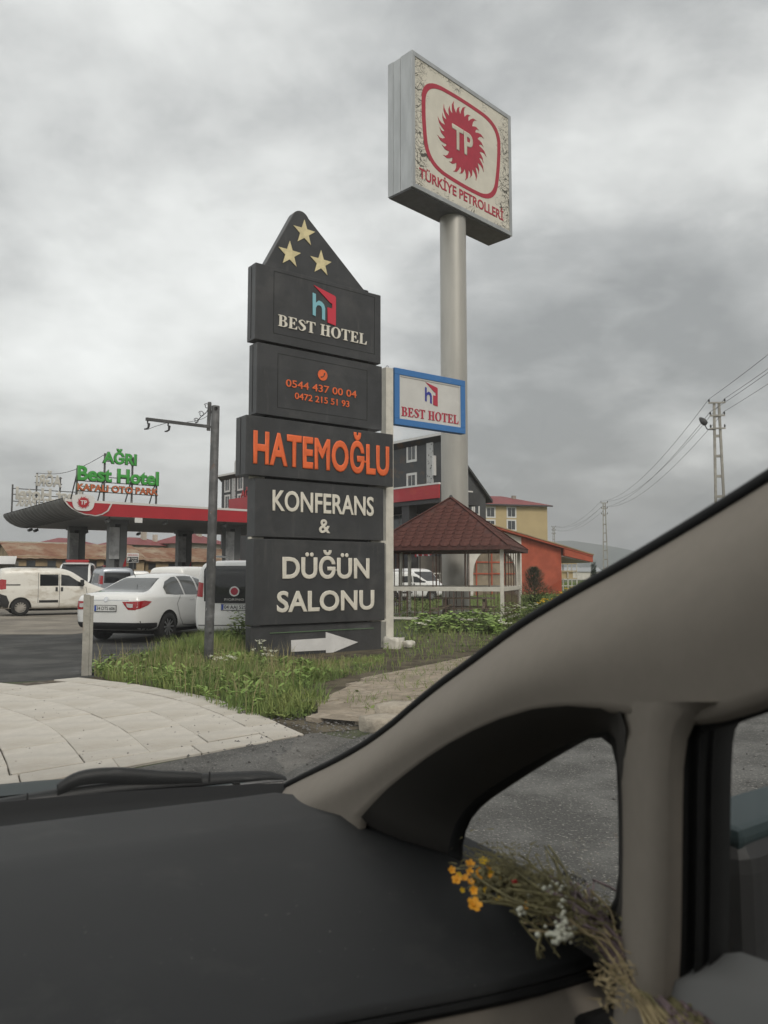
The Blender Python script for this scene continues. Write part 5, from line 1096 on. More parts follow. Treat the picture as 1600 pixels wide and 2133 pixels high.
# silver MPV
sv = van_spec(1.83, .86, None, (1.02, 1.45), 'win', 'car', False); sv['panels'].append(([(-.5,1.08),(-.5,1.52),(.48,1.55),(.48,1.08)], 'rl', 'car_glass', 'rear_window'))
c = PY(231, 1200, 38); hd_ = math.atan2(-.50, .87); car, _ = make_car('parked_car', 'silver boxy people carrier seen from behind between vans', 'car_silver', van_st(-.75, 3.3, 1.85, .86), (c.x, 38.5), hd_, sv)
for s in (-1, 1): MB().bar((-.3, s*.62, 1.86), (1.2, s*.62, 1.85), .05, .06).build('roof_rail', 'car_black', car)
# ambulance van
am_ = van_spec(2.3, .95, None, (1.2, 1.6), 'win', 'van', True); am_['over'] = [([(.17*cos(t*pi/10), .98+.17*sin(t*pi/10)) for t in range(20)], 'f', 'ink', 'badge_ring'), ([(-.9, .72), (.9, .72), (.9, .80), (-.9, .80)], 'f', 'fascia_red', 'red_band')]
am_['panels'].append(([(-.6,.95),(-.6,1.12),(2.0,1.12),(2.0,.95)], 'rl', 'fascia_red', 'red_band'))
c = PY(150, 1200, 45); car, _ = make_car('ambulance_van', 'white ambulance van with red light bar behind the dirty van', 'car_white', [(x, a, b*1.18, d*1.0, e, f, g_) for x, a, b, d, e, f, g_ in van_st(-.9, 3.4, 2.2, .95)], (c.x, 46), radians(165), am_)
MB().box(.6, 1.0, -.62, .62, 2.2, 2.34).build('light_bar', 'lamp_red', car, bevel=.03)
# further roofs among the pumps
hs = van_spec(1.74, .86, None, (.85, 1.2), 'win', 'car', False)
for px, Y, hdg, paint, lab in ((370, 31, 20, 'car_white', 'white estate car just beyond the white saloon'), (420, 36, 28, 'car_silver', 'silver car partly hidden by the steel post'), (281, 44, -20, 'car_white', 'low white car beyond the saloon roof under the parking sign')):
    c = PY(px, 1200, Y); make_car('parked_car', lab, paint, van_st(-.8, 3.3, 1.80 if px == 370 else 1.72, .86), (c.x, Y), radians(hdg), hs)
for px, Y, hdg, H_, lab, tl in ((836, 44, 62, 1.68, 'white off-roader with red tail lamp seen through the gazebo', (.85, 1.2)), (878, 49, 150, 1.9, 'white van parked behind the gazebo beside the silver pole', (1, 1.3))):
    c = PY(px, 1200, Y); make_car('parked_car', lab, 'car_white', van_st(-.8, 3.3, H_, .88), (c.x-.9, Y), radians(hdg), van_spec(H_, .88, None, tl, 'win', 'car', False))
# ================================================================ plants
def blades(name, pts, h0, h1, w, m, label, seed, lean=.35, curl=.5, cat_='grass', dryfrac=0.0):
    g = np.random.default_rng(seed); n = len(pts); P_ = np.array(pts, float)
    if P_.shape[1] == 3: hs = P_[:, 2]
    else: hs = np.ones(n)
    h = g.uniform(h0, h1, n)*hs; a = g.uniform(0, 2*pi, n); ln = g.uniform(.05, lean, n)*h; ww = w*g.uniform(.6, 1.3, n); b = g.uniform(0, 2*pi, n)
    dx, dy = np.cos(a), np.sin(a); sx, sy = np.cos(b)*ww, np.sin(b)*ww
    V = np.zeros((n, 7, 3)); ts = (0, .4, .75)
    for i, t in enumerate(ts):
        wd = (1, .85, .5)[i]; cx = P_[:, 0]+dx*ln*(t*t)*(1+curl); cy = P_[:, 1]+dy*ln*(t*t)*(1+curl); z = h*t
        V[:, i*2] = np.stack([cx-sx*wd, cy-sy*wd, z], -1); V[:, i*2+1] = np.stack([cx+sx*wd, cy+sy*wd, z], -1)
    V[:, 6] = np.stack([P_[:, 0]+dx*ln*(1+curl*1.3), P_[:, 1]+dy*ln*(1+curl*1.3), h*.96], -1)
    idx = np.arange(n)[:, None]*7; q = np.concatenate([idx+np.array([[0, 1, 3, 2]]), idx+np.array([[2, 3, 5, 4]])]); tr = idx+np.array([[4, 5, 6]])
    me = bpy.data.meshes.new(name); me.from_pydata(V.reshape(-1, 3).tolist(), [], q.tolist()+tr.tolist()); me.materials.append(MATS[m])
    return link(name, me, None, kind='stuff', label=label, category=cat_)
def scatter(poly, n, seed, clump=.5, avoid=None, hscale=None):
    g = np.random.default_rng(seed); xs = [p[0] for p in poly]; ys = [p[1] for p in poly]; out_ = []
    cx = g.uniform(min(xs), max(xs), 60); cy = g.uniform(min(ys), max(ys), 60)
    while len(out_) < n:
        x = g.uniform(min(xs), max(xs), 4000); y = g.uniform(min(ys), max(ys), 4000)
        k = inside(x, y, poly); d = np.min((x[:, None]-cx)**2+(y[:, None]-cy)**2, 1); k &= g.uniform(0, 1, 4000) < (1-clump)+clump*np.exp(-d/.25)
        hh = .65+.5*np.exp(-d/.3)
        if hscale is not None: hh = hh*hscale(x, y)
        if avoid is not None: k &= ~avoid(x, y)
        out_ += list(zip(x[k], y[k], hh[k]))
    return out_[:n]
def g2(*l): return [tuple(G(px, py)[:2]) for px, py in l]
gA = g2((192,1408),(235,1422),(330,1436),(420,1464),(500,1492),(548,1497),(585,1470),(640,1432),(720,1412),(800,1396),(800,1368),(640,1382),(530,1378),(524,1355),(430,1362),(330,1375),(200,1392))
def av(x, y):
    dx, dy = x-TF.loc.x, y-TF.loc.y; c, s = cos(-TF.rz), sin(-TF.rz); u = dx*c-dy*s; v = dx*s+dy*c
    return (u > -.1) & (u < 2.9) & (v > .0) & (v < .32)
def near_totem(x, y):
    dx, dy = x-TF.loc.x, y-TF.loc.y; c, s = cos(-TF.rz), sin(-TF.rz); u = dx*c-dy*s
    return np.clip(1.0-.62*np.clip((u+.5)/.9, 0, 1), .3, 1)
blades('grass', scatter(gA, 13000, 1, .6, av, near_totem), .07, .25, .0055, 'leaf_grass', 'thick green grass in front of the totem and bracket post', 11)
blades('grass', scatter(gA, 900, 2, .2, av, near_totem), .25, .50, .004, 'grass_dry', 'thin dry seeding grass stalks among the green grass', 12, .25)
gB = g2((800,1398),(880,1382),(960,1362),(1040,1348),(1120,1318),(1250,1270),(1240,1236),(1050,1240),(840,1252),(822,1300),(806,1352))
blades('grass', scatter(gB, 26000, 3, .3), .07, .24, .007, 'leaf_grass', 'rough green grass around the gazebo and white post', 13)
gB2 = g2((806,1350),(1000,1330),(1240,1262),(1240,1232),(1050,1236),(830,1262))
blades('grass', scatter(gB2, 8000, 4, .6), .15, .45, .010, 'leaf_grass', 'taller weedy grass under and behind the gazebo', 14, .45)
gC = [kp(.3,-.15)[:2], kp(8,-.12)[:2], kp(8,-1.9)[:2], kp(3.1,-1.95)[:2], kp(1.2,-1.3)[:2]]
gC = [tuple(p) for p in gC]
blades('grass', scatter(gC, 1500, 5, .93), .05, .17, .0045, 'leaf_grass', 'sparse weeds growing in the joints of the sandy verge', 15, .8)
gD = g2((545,1500),(640,1500),(690,1470),(640,1450),(585,1470))
blades('grass', scatter(gD, 420, 6, .8), .08, .28, .006, 'leaf_grass', 'few weed tufts between gravel and sandy verge', 16, .6)
gE = g2((300,1395),(520,1366),(500,1345),(430,1345),(330,1378))
blades('grass', scatter(gE, 2600, 8, .6), .15, .42, .006, 'leaf_grass', 'grass edge behind the bracket post along the asphalt', 18)
gF = [(8, 60), (60, 60), (140, 220), (60, 220), (20, 110)]
blades('grass', scatter(gF, 9000, 9, .2), .4, .9, .06, 'leaf_grass', 'rough field grass beyond the red annex', 19)

def weeds(name, pts, size, m, label, seed, hmax=.16):
    g = np.random.default_rng(seed); P_ = np.array([(p[0], p[1]) for p in pts for _ in range(9)]); hs = np.repeat([p[2] for p in pts], 9); n = len(P_)
    a = g.uniform(0, 2*pi, n); t = g.uniform(.1, 1.0, n); s = size*g.uniform(.5, 1.3, n)*hs; z0 = g.uniform(0, hmax, n)*hs
    ux = np.stack([np.cos(a)*np.cos(t), np.sin(a)*np.cos(t), np.sin(t)], -1); uy = np.stack([-np.sin(a), np.cos(a), np.zeros(n)], -1); c = np.concatenate([P_, z0[:, None]], 1)
    V = np.stack([c+ux*(l*s)[:, None]+uy*(w*s)[:, None]+np.array([0, 0, -1])*((l*l*.35)*s)[:, None] for l, w in ((0, 0), (.35, .17), (.75, .15), (1, 0), (.75, -.15), (.35, -.17))], 1)
    i = np.arange(n)[:, None]*6; f = np.concatenate([i+np.array([[0, 1, 2, 3]]), i+np.array([[0, 3, 4, 5]])])
    me = bpy.data.meshes.new(name); me.from_pydata(V.reshape(-1, 3).tolist(), [], f.tolist()); me.materials.append(MATS[m]); return link(name, me, None, kind='stuff', label=label, category='weeds')
weeds('weeds', scatter(gA, 420, 21, .6, av, near_totem), .13, 'leaf_weed', 'broad leaved weeds mixed into the grass before the totem', 31)
weeds('weeds', scatter(gB, 420, 22, .6), .14, 'leaf_weed', 'broad leaved weeds around the gazebo', 32, .22)
weeds('weeds', scatter(gC, 90, 23, .5)+scatter(gD, 40, 24, .5), .09, 'leaf_grass', 'small flat weeds on the sandy verge', 33, .04)
def leaf_cloud(n, rad, c, size, seed, m, name, parent, flat=.6, up=0.4):
    g = np.random.default_rng(seed); d = g.normal(size=(n, 3)); d /= np.linalg.norm(d, axis=1)[:, None]; r = g.uniform(.25, 1, n)**.5
    lob = 1+.28*np.sin(d[:, 0]*5+seed)*np.cos(d[:, 1]*4+seed*2)+.18*np.sin(d[:, 2]*7+seed)
    ctr = d*(r*lob)[:, None]*np.array(rad)+np.array(c); ctr = ctr[ctr[:, 2] > .02]; n = len(ctr)
    a = g.uniform(0, 2*pi, n); t = g.uniform(-.5, .6, n); s = size*g.uniform(.6, 1.3, n)
    ux = np.stack([np.cos(a)*np.cos(t), np.sin(a)*np.cos(t), -np.sin(t)*flat], -1); uy = np.stack([-np.sin(a), np.cos(a), g.uniform(-.5, .5, n)], -1)
    L = [(0, 0), (.35, .32), (.72, .26), (1.0, 0), (.72, -.26), (.35, -.32)]
    V = np.stack([ctr+ux*(l[0]*s)[:, None]+uy*(l[1]*s)[:, None]+np.array([0, 0, 1])*(-.25*abs(l[1])*s)[:, None] for l in L], 1)
    i = np.arange(n)[:, None]*6; f = np.concatenate([i+np.array([[0, 1, 2, 3]]), i+np.array([[0, 3, 4, 5]])])
    me = bpy.data.meshes.new(name); me.from_pydata(V.reshape(-1, 3).tolist(), [], f.tolist()); me.materials.append(MATS[m]); return link(name, me, parent)
def bush(label, p, rad, n, size, m, seed, name='leafy_bush', stems=9):
    o = thing(name, label, 'bush', (p[0], p[1], 0)); leaf_cloud(n, rad, (0, 0, rad[2]*.75), size, seed, m, 'foliage', o); st_ = MB(); g = random.Random(seed)
    for i in range(stems): a = g.uniform(0, 6.28); q = Vector((cos(a)*rad[0]*.6, sin(a)*rad[1]*.6, rad[2]*g.uniform(.8, 1.4))); st_.tube(cat([(0, 0, -.02), q*.5+Vector((0, 0, .08)), q], 4), [.008]*8+[.004], 5)
    st_.build('stems', 'stem', o); return o
for px, py, Y, r, lab, sd in ((905, 1312, 20.3, (.70, .5, .26), 'bright green bramble bush in front of the gazebo, left clump', 3), (985, 1306, 20.6, (.80, .55, .34), 'bright green bramble bush in front of the gazebo, larger right clump', 5), (1022, 1318, 19.6, (.4, .35, .24), 'small green bush low in front of the gazebo corner post', 7)):
    p = PY(px, 1200, Y); bush(lab, p, r, 620 if r[0] > .5 else 260, .14, 'leaf_weed', sd)
for px, Y, r, lab, sd, m_ in ((1135, 24, (.9, .7, .55), 'dark weedy shrub right of the gazebo', 9, 'leaf_grass'), (1180, 27, (1.1, .8, .5), 'weedy shrub below the red wall with yellow flowers', 10, 'leaf_grass'), (1060, 21.5, (.5, .4, .45), 'weedy plant at the gazebo right corner', 12, 'leaf_grass'), (503, 14.9, (.32, .25, .42), 'tall weed clump at the left foot of the totem', 14, 'leaf_grass'), (870, 25.0, (.9, .6, .45), 'weeds growing inside the gazebo', 15, 'leaf_grass')):
    p = PY(px, 1200, Y); bush(lab, p, r, 520, .085, m_, sd, 'weed_shrub')
def umbel(label, p, h, m, seed, n=5, spread=.18, name='umbel_plant', hr=.045):
    o = thing(name, label, 'flower', (p[0], p[1], 0)); g = random.Random(seed); s = MB(); fl_ = MB()
    for i in range(n):
        a = g.uniform(0, 6.28); hh = h*g.uniform(.7, 1.05); q = Vector((cos(a)*spread*g.uniform(.3, 1), sin(a)*spread*g.uniform(.3, 1), hh)); s.tube([(0, 0, 0), q*.5+Vector((0, 0, .03)), q], [.006, .005, .003], 5)
        for k in range(9): b_ = g.uniform(0, 6.28); rr = hr*g.uniform(.1, 1.3); fl_.ico(q+Vector((cos(b_)*rr, sin(b_)*rr, g.uniform(-.01, .015))), hr*.36, (1, 1, .5))
    s.build('stems', 'stem', o); fl_.build('flower_heads', m, o, smooth=True); leaf_cloud(40, (spread, spread, h*.35), (0, 0, h*.35), .09, seed, 'leaf_grass', 'leaves', o); return o
W_ = [(541, 1393, .42, 'white flowering weed at the left foot of the totem'), (560, 1402, .34, 'white flowering weed just below the totem plinth'), (455, 1400, .25, 'small white flowering weed right of the bracket post'), (478, 1398, .22, 'small white flowers low between bracket post and totem'),
      (884, 1325, .35, 'white umbel flower below the bramble bush'), (1065, 1302, .5, 'white umbels at the right gazebo post'), (1085, 1296, .55, 'white umbels right of the gazebo corner'), (1110, 1290, .55, 'white umbels below the small conifer'), (1128, 1285, .5, 'white umbels near the yellow flowers'), (1048, 1326, .35, 'low white flowers beneath the gazebo corner post')]
for i, (px, py, h, lab) in enumerate(W_): umbel(lab, G(px, py), h, 'petal_white', 40+i, 6, .20 if px > 800 else .13, hr=.05 if px > 800 else .03)
for i, (px, Y, h, lab) in enumerate(((1140, 23.0, .75, 'yellow flowering weed nearest the windscreen pillar'), (1160, 24.0, .8, 'yellow flowering weed left of the red wall edge'), (1178, 26, .95, 'tall yellow flowers in front of the red wall'), (1196, 28, 1.0, 'farthest yellow flowers beside the red wall corner'))): umbel(lab, PY(px, 1200, Y), h, 'petal_yellow', 60+i, 12, .34, 'yellow_flower_plant', .05)
# small conifer
cp = PY(1112, 1200, 27); cf = thing('small_conifer', 'small dark conifer sapling in front of the red wall', 'tree', (cp.x, cp.y, 0)); hT = PY(1112, 1183, 27).z
MB().tube([(0, 0, -.05), (.02, 0, hT*.5), (0, 0, hT*.98)], [.05, .035, .008], 7).build('trunk', 'trunk', cf)
g = np.random.default_rng(5); V, Fc = [], []
for i in range(5200):
    t = g.uniform(.02, 1)**.8; z = hT*t; rr = ((1-t)**.7)*1.15*g.uniform(.05, 1)**.8*(1+.35*sin(z*9)) + .03; a = g.uniform(0, 6.28); c = Vector((cos(a)*rr, sin(a)*rr, z)); d = Vector((cos(a), sin(a), g.uniform(.1, 1.3))).normalized()*g.uniform(.08, .18); s = d.cross(Vector((0, 0, 1))).normalized()*.009
    b0 = len(V); V += [c-s, c+s, c+d]; Fc.append((b0, b0+1, b0+2))
link('crown', mesh('crown', V, Fc, 'leaf_dark'), cf)
# poplar far right
pp = PY(1237, 1200, 150); po_ = thing('poplar_tree', 'dark narrow poplar standing in the field at right', 'tree', (pp.x, pp.y, 0)); hT = PY(1237, 1173, 150).z; hT = max(hT, 3.8)
MB().tube([(0, 0, -.1), (0, 0, hT*.6)], [.16, .06], 7).build('trunk', 'trunk', po_); leaf_cloud(1500, (.55, .55, hT*.52), (0, 0, hT*.52), .26, 21, 'leaf_dark', 'crown', po_)

# ================================================================ the car we sit in
CZ = radians(28); KF = Frame((0, 0, 0), CZ)
own = thing('own_car', 'dark interior of the car the picture is taken from', 'car', (0, 0, .010), CZ); KF.loc.z = .010
def kr(px, py, r): return KF.x(px, py, r)
def kf(px, py, f): return KF.y(px, py, f)
def kzp(px, py, z): return KF.z(px, py, z)
DZ = .985
# dashboard top: crease line runs across it where the near part falls towards the passenger
def dash_z(r, f): 
    z = DZ if f > 1.33 else DZ-.055*((1.33-f)/.60)**1.15
    return z - .018*max(0, (r+.1))**2 - (.0 if f < 1.33 else .13*(f-1.33))
lipx = sorted([(p.x, p.y) for p in (kzp(px, py, .915) for px, py in ((-900, 2500), (300, 2230), (700, 2140), (830, 2112), (1060, 2065), (1160, 2040), (1260, 2008), (1330, 1985), (1420, 1960)))])
def lipf(r): return float(np.interp(r, [q[0] for q in lipx], [q[1] for q in lipx]))
fs_ = [.735, .74, .75, .77, .82, .90, 1.0, 1.1, 1.2, 1.28, 1.33, 1.38, 1.45, 1.53, 1.60, 1.66, 1.70, 1.715]
rows = []
for f in fs_:
    edge = .80 - (max(0, f-1.0)/.66)**1.3*.16
    rs = [-.86+(edge+.86)*i/30 for i in range(31)]; row = []
    for i, r in enumerate(rs):
        f2 = f + (lipf(r)-.735)*max(0, 1-(f-.735)/.45); row.append(Vector((r, f2, dash_z(min(r, .5), f)-(.008 if f < .737 else 0)-(.09 if f > 1.71 else 0))))
    rows.append(row)
m = MB(); m.loft(rows); base = len(m.v)
dtop = m.build('dashboard', 'dash_black', own, smooth=True, flip=True)
# end wall under the right edge of the dash, and the windscreen foot
m = MB(); m.loft([[r[-1] for r in rows], [r[-1]+Vector((.02, 0, -.5)) for r in rows]]); m.build('dash_end', 'dash_black', own, smooth=True)
# beige fascia below the front lip, with an air vent
m = MB(); prof_ = [(.0, -.006, -.012), (.0, -.02, -.035), (.0, -.035, -.075), (.0, -.05, -.14), (.0, -.03, -.30), (.0, .06, -.5)]
m.loft([[Vector((r.x, r.y+dy, r.z+dz)) for r in rows[0]] for _, dy, dz in prof_]); m.build('fascia_panel', 'trim_beige', own, smooth=True, flip=True)
m = MB(); m.tube([Vector((r.x, r.y-.004, r.z-.006)) for r in rows[0]], .006, 6); m.build('dash_lip', 'rubber', own)
g0 = None
for r in rows[0]:
    if r.x > .46 and g0 is None: g0 = r
vt = thing('tmp', 'x', 'x'); bpy.data.objects.remove(vt)
vq = min(rows[0], key=lambda q: abs(q.x-.50)); vc = kf(1272, 2138, vq.y-.012); 
v_ = MB(); v_.box(-.085, .085, -.03, .05, -.045, .045); vent = v_.build('air_vent', 'rubber', own, vc, (radians(8), 0, radians(8)), bevel=.012)
for i in range(5): MB().box(-.072+i*.03, -.066+i*.03, -.036, .0, -.038, .038).build('vent_slat', 'trim_grey', vent)
MB().box(-.075, .075, -.0365, -.0305, -.006, .004).build('vent_blade', 'trim_grey', vent)
fj = MB(); fj.tube([Vector((rows[0][18].x+.02*t, rows[0][18].y-.012-.012*t, rows[0][18].z-.02-.05*t)) for t in range(6)], .0025, 5); fj.build('panel_gap', 'rubber', own)

# A pillar trim, quarter-window reveal, divider, seals: curves read on the side wall of the cabin
up_ = [(596,1640),(640,1618),(700,1589),(760,1555),(815,1516),(865,1474),(920,1430),(985,1383),(1080,1313),(1180,1251),(1300,1184),(1420,1114),(1520,1054),(1620,992),(1800,880),(2000,755)]
lo_ = [(752,1702),(775,1676),(805,1645),(845,1612),(890,1578),(935,1549),(985,1522),(1040,1498),(1110,1477),(1180,1470),(1260,1476),(1345,1492),(1430,1500),(1525,1482),(1680,1425),(1900,1330)]
R_UP, R_LO = .690, .620
U3 = [kr(*p, R_UP) for p in up_]; L3 = [kr(*p, R_LO) for p in lo_]
for _ in range(4):       # on past the picture edge to the roof above the camera
    U3.append(U3[-1]+(U3[-1]-U3[-3])*(.5)); L3.append(L3[-1]+(U3[-1]-U3[-2]))
kx = [i for i, p in enumerate(U3) if p.y > -.16]; U3, L3 = U3[:kx[-1]+1], L3[:kx[-1]+1]
U3 = cat(U3, 4); L3 = cat(L3, 4)
rowsP = []
for u, l in zip(U3, L3):
    row = []
    for i in range(13):
        t = i/12; p = u.lerp(l, t); bul = .050*(sin(pi*min(1, t**.52)) if t < 1 else 0); p = p + Vector((-bul, 0, -.72*bul)); row.append(p)
    row.append(l+Vector((.012, 0, -.006)))
    rowsP.append(row)
rowsP.insert(0, [p+Vector((0, .03, -.09)) for p in rowsP[0]])
m = MB(); m.loft(rowsP); m.build('pillar_trim', 'trim_beige', own, smooth=True, flip=True)
# black seal between pillar and windscreen
m = MB(); m.tube([p+Vector((.004, .006, .003)) for p in U3], .008, 8); m.build('windscreen_seal', 'rubber', own, smooth=True)
m = MB(); m.loft([[p+Vector((0, .003, .0)), p+Vector((.03, .02, .000)), p+Vector((.06, .02, -.03)), p+Vector((.06, -.02, -.06))] for p in U3]); m.build('pillar_skin', 'rubber', own, smooth=True)
# quarter window: reveal from the arch to the glass
def ring_px(pts, r): return [kr(px, py, r) for px, py in pts]
arch_px = [(752,1702),(775,1676),(805,1645),(845,1612),(890,1578),(935,1549),(985,1522),(1040,1498),(1110,1477),(1180,1470),(1240,1475),(1290,1474),(1304,1520),(1299,1640),(1301,1720),(1301,1800),(1297,1880),(1290,1960),(1300,2120),(1240,2150),(1150,2120),(1060,2080),(960,2010),(860,1920),(765,1800)]
win_px = [(962,1790),(962,1762),(968,1732),(980,1705),(1000,1681),(1024,1661),(1060,1637),(1100,1611),(1150,1580),(1195,1554),(1228,1536),(1256,1533),(1277,1550),(1287,1590),(1290,1650),(1292,1740),(1292,1820),(1285,1872),(1268,1905),(1235,1915),(1190,1895),(1130,1868),(1070,1842),(1015,1822),(975,1808)]
RG = .735
A3, W3 = [kr(px, py, .745 if (py > 1965 or (py > 1790 and px < 900)) else (.685 if (px > 1285 and py > 1540) else R_LO)) for px, py in arch_px], ring_px(win_px, RG); W2 = ring_px(win_px, RG-.02)
cen = sum(W3, Vector())/len(W3)
rws = [[a+Vector((0, 0, 0)) for a in A3]]
for t, k in ((.12, .10), (.45, .38), (.85, .9)): rws.append([Vector((a.x+(w.x-a.x)*k, a.y+(w.y-a.y)*t, a.z+(w.z-a.z)*t)) for a, w in zip(A3, W2)])
m = MB(); m.loft(rws, True); m.build('quarter_trim', 'trim_beige_shaded', own, smooth=True)  # beige trim toned dark: the reveal's shade is put into its colour
rws2 = [rws[-1], [w+(w-cen)*.0 for w in W2], [w-(w-cen)*.02 for w in W3]]; m = MB(); m.loft(rws2, True); m.build('quarter_seal', 'rubber', own, smooth=True)
m = MB(); m.add([w+(w-cen)*.03 for w in W3], [tuple(range(len(W3)))]); qg = m.build('quarter_glass', 'side_glass', own)
# etched mark on the quarter glass, read from inside and so mirrored
q0, q1 = kr(1172, 1817, RG-.004), kr(1216, 1824, RG-.004)
mk = text('TOYOTA', own, 'ink', 0, .046, 0, .0085, 0, .0006, .012, 1, 'glass_mark', mirror=True); mk.location = (q0.x, q0.y, q0.z-.004); mk.rotation_euler = (0, radians(0), pi/2); mk.rotation_euler = (radians(0), radians(0), -pi/2)
mk.rotation_euler = (0, 0, -pi/2)
# divider pillar
def strip(cols, name, m_):
    rows_ = [[kr(px, py, r) for px, py, r in c] for c in cols]; q = MB(); q.loft(rows_); return q.build(name, m_, own, smooth=True, flip=True)
ys = [1462, 1480, 1505, 1540, 1600, 1680, 1780, 1880, 1980, 2080, 2180]
Lx = [1262, 1272, 1282, 1292, 1297, 1300, 1301, 1299, 1293, 1284, 1275]; Rx = [1520, 1475, 1448, 1432, 1424, 1422, 1421, 1420, 1418, 1412, 1402]
strip([[(lx-3, y, .69) for lx, y in zip(Lx, ys)], [(lx+4, y, .655) for lx, y in zip(Lx, ys)], [(lx+16, y, R_LO+.010) for lx, y in zip(Lx, ys)], [(lx+(rx-lx)*.4, y, R_LO-.012) for lx, rx, y in zip(Lx, Rx, ys)], [(lx+(rx-lx)*.75, y, R_LO-.012) for lx, rx, y in zip(Lx, Rx, ys)], [(rx, y, R_LO+.004) for rx, y in zip(Rx, ys)]], 'divider_pillar', 'trim_beige')
# door seal: three black lips
for k, (dx0, dx1, r0, r1) in enumerate(((-6, 30, R_LO+.004, R_LO+.03), (30, 60, R_LO+.014, R_LO+.045), (60, 100, R_LO+.03, R_LO+.075))):
    cols = []
    for t in (0, .35, .7, 1):
        cols.append([(rx+dx0+(dx1-dx0)*t, y+(dx0+(dx1-dx0)*t)*.02, r0+(r1-r0)*t-.006*sin(pi*t)) for rx, y in zip([1452, 1440, 1432, 1427, 1424, 1422, 1421, 1420, 1418, 1412, 1402], [1495, 1505, 1518, 1545, 1600, 1680, 1780, 1880, 1980, 2080, 2180])])
    strip(cols, 'door_seal', 'rubber')
# seal along the top of the door window
m = MB(); m.tube([kr(px, py, R_LO+.02) for px, py in ((1440, 1512), (1475, 1500), (1525, 1487), (1600, 1460), (1700, 1418), (1900, 1330))], .010, 8); m.build('door_seal', 'rubber', own, smooth=True)
# door panel and its window
dpx = [(1395, 2010), (1440, 2002), (1500, 1998), (1560, 2020), (1640, 2050), (1800, 2090), (2200, 2200)]
m = MB(); top = [kr(px, py, R_LO+.03) for px, py in dpx]; m.loft([[p+Vector((.07, 0, -.03)) for p in top], [p+Vector((.03, 0, 0)) for p in top], [p+Vector((-.03, 0, -.012)) for p in top], [p+Vector((-.05, 0, -.10)) for p in top], [p+Vector((-.03, 0, -.6)) for p in top]]); m.build('door_panel', 'trim_grey', own, smooth=True)
gx = R_LO+.095; m = MB(); m.add([kr(px, py, gx) for px, py in ((1490, 2060), (2300, 2300), (2300, 1150), (1490, 1470))], [(0, 1, 2, 3)]); m.build('door_glass', 'side_glass', own)
# door mirror outside
mc = kr(1585, 1845, 1.02); dm = MB(); dm.box(-.14, .14, -.055, .06, -.20, .10)
dmo = dm.build('door_mirror', 'car_black', own, mc, (0, 0, radians(8)), bevel=.045, seg=4)
MB().box(-.128, .128, -.045, .055, .082, .112).build('mirror_cap', 'car_teal', dmo, bevel=.012)
MB().box(-.25, -.11, -.02, .03, -.12, -.07).build('mirror_arm', 'car_black', dmo, bevel=.01)
# windscreen
def ws_edge_left(p): return Vector((-p.x-.17, p.y, p.z))
tops = []
m = MB(); rowsW = []
Uw = [p+Vector((.004, .012, .010)) for p in U3]
for p in Uw:
    l = Vector((-.17-p.x, p.y, p.z)); n = 14; row = []
    for i in range(n+1): t = i/n; q = l.lerp(p, t); q.y += .10*(1-(2*t-1)**2)*(1.0); q.z += .012*(1-(2*t-1)**2); row.append(q)
    rowsW.append(row)
m.loft(rowsW); m.build('windscreen', 'windscreen_glass', own, smooth=True)
# lower black border of the windscreen and cowl
m = MB(); r0 = rowsW[0]; m.loft([[q+Vector((0, -.10, -.03)) for q in r0], [q+Vector((0, -.02, -.022)) for q in r0], [q+Vector((0, .004, -.004)) for q in r0], [q+Vector((0, .05, -.02)) for q in r0], [q+Vector((0, .22, -.06)) for q in r0], [q+Vector((0, .24, -.12)) for q in r0]]); m.build('cowl', 'rubber', own, smooth=True)
# bonnet, wings, roof, far side: the rest of the shell
b_rows = []
fy = rowsW[0][7].y
for dy, z in ((.24, .885), (.40, .87), (.60, .83), (.80, .75), (.92, .62), (.95, .40)):
    b_rows.append([Vector((-.085+s*.86*(1-.06*(dy > .7)), fy+dy-.12*abs(s)**3, z-.05*abs(s)**3)) for s in [i/6-1 for i in range(13)]])
m = MB(); m.loft(b_rows); m.build('bonnet', 'car_teal', own, smooth=True)
ct = rowsW[-1]; zr_ = max(q.z for q in ct)+.01; fyr = min(q.y for q in ct)
m = MB(); m.loft([[Vector((q.x*1.02, q.y-.02, q.z+.004)) for q in ct], [Vector((q.x*1.02, fyr-.3, zr_+.03)) for q in ct], [Vector((q.x*1.02, fyr-1.6, zr_+.03)) for q in ct], [Vector((q.x*1.02, fyr-2.3, zr_-.10)) for q in ct]]); m.build('headliner', 'headliner', own, smooth=True)
m = MB(); m.loft([[Vector((q.x*1.04, q.y+.0, q.z+.016)) for q in ct], [Vector((q.x*1.04, fyr-.3, zr_+.06)) for q in ct], [Vector((q.x*1.04, fyr-1.6, zr_+.06)) for q in ct], [Vector((q.x*1.04, fyr-2.4, zr_-.08)) for q in ct]]); m.build('roof', 'car_teal', own, smooth=True)
LX = -.90
MB().box(LX-.06, LX+.02, fyr-2.4, 1.55, .25, .98).build('left_door_panel', 'trim_grey', own); MB().box(.72, .80, fyr-2.4, -.15, .25, .98).build('right_door_panel', 'trim_grey', own)
for x in (LX-.04, .74):
    MB().add([(x+.02, -.30, .97), (x+.02, -2.3, .97), (x+.02, -2.3, zr_), (x+.02, -.30, zr_)], [(0, 1, 2, 3)]).build('rear_side_glass', 'dimming_glass', own)  # unseen panes, dark tint added to dim the cabin
    for y in (-.30, -1.45, -2.3): MB().box(x, x+.06, y-.07, y+.07, .97, zr_).build('centre_pillar', 'trim_beige', own)
m = MB(); m.loft([[Vector((-.17-p.x+dx, p.y, p.z)) for p in U3] for dx in (-.02, .08)]); m.build('left_pillar_trim', 'trim_beige', own, smooth=True)
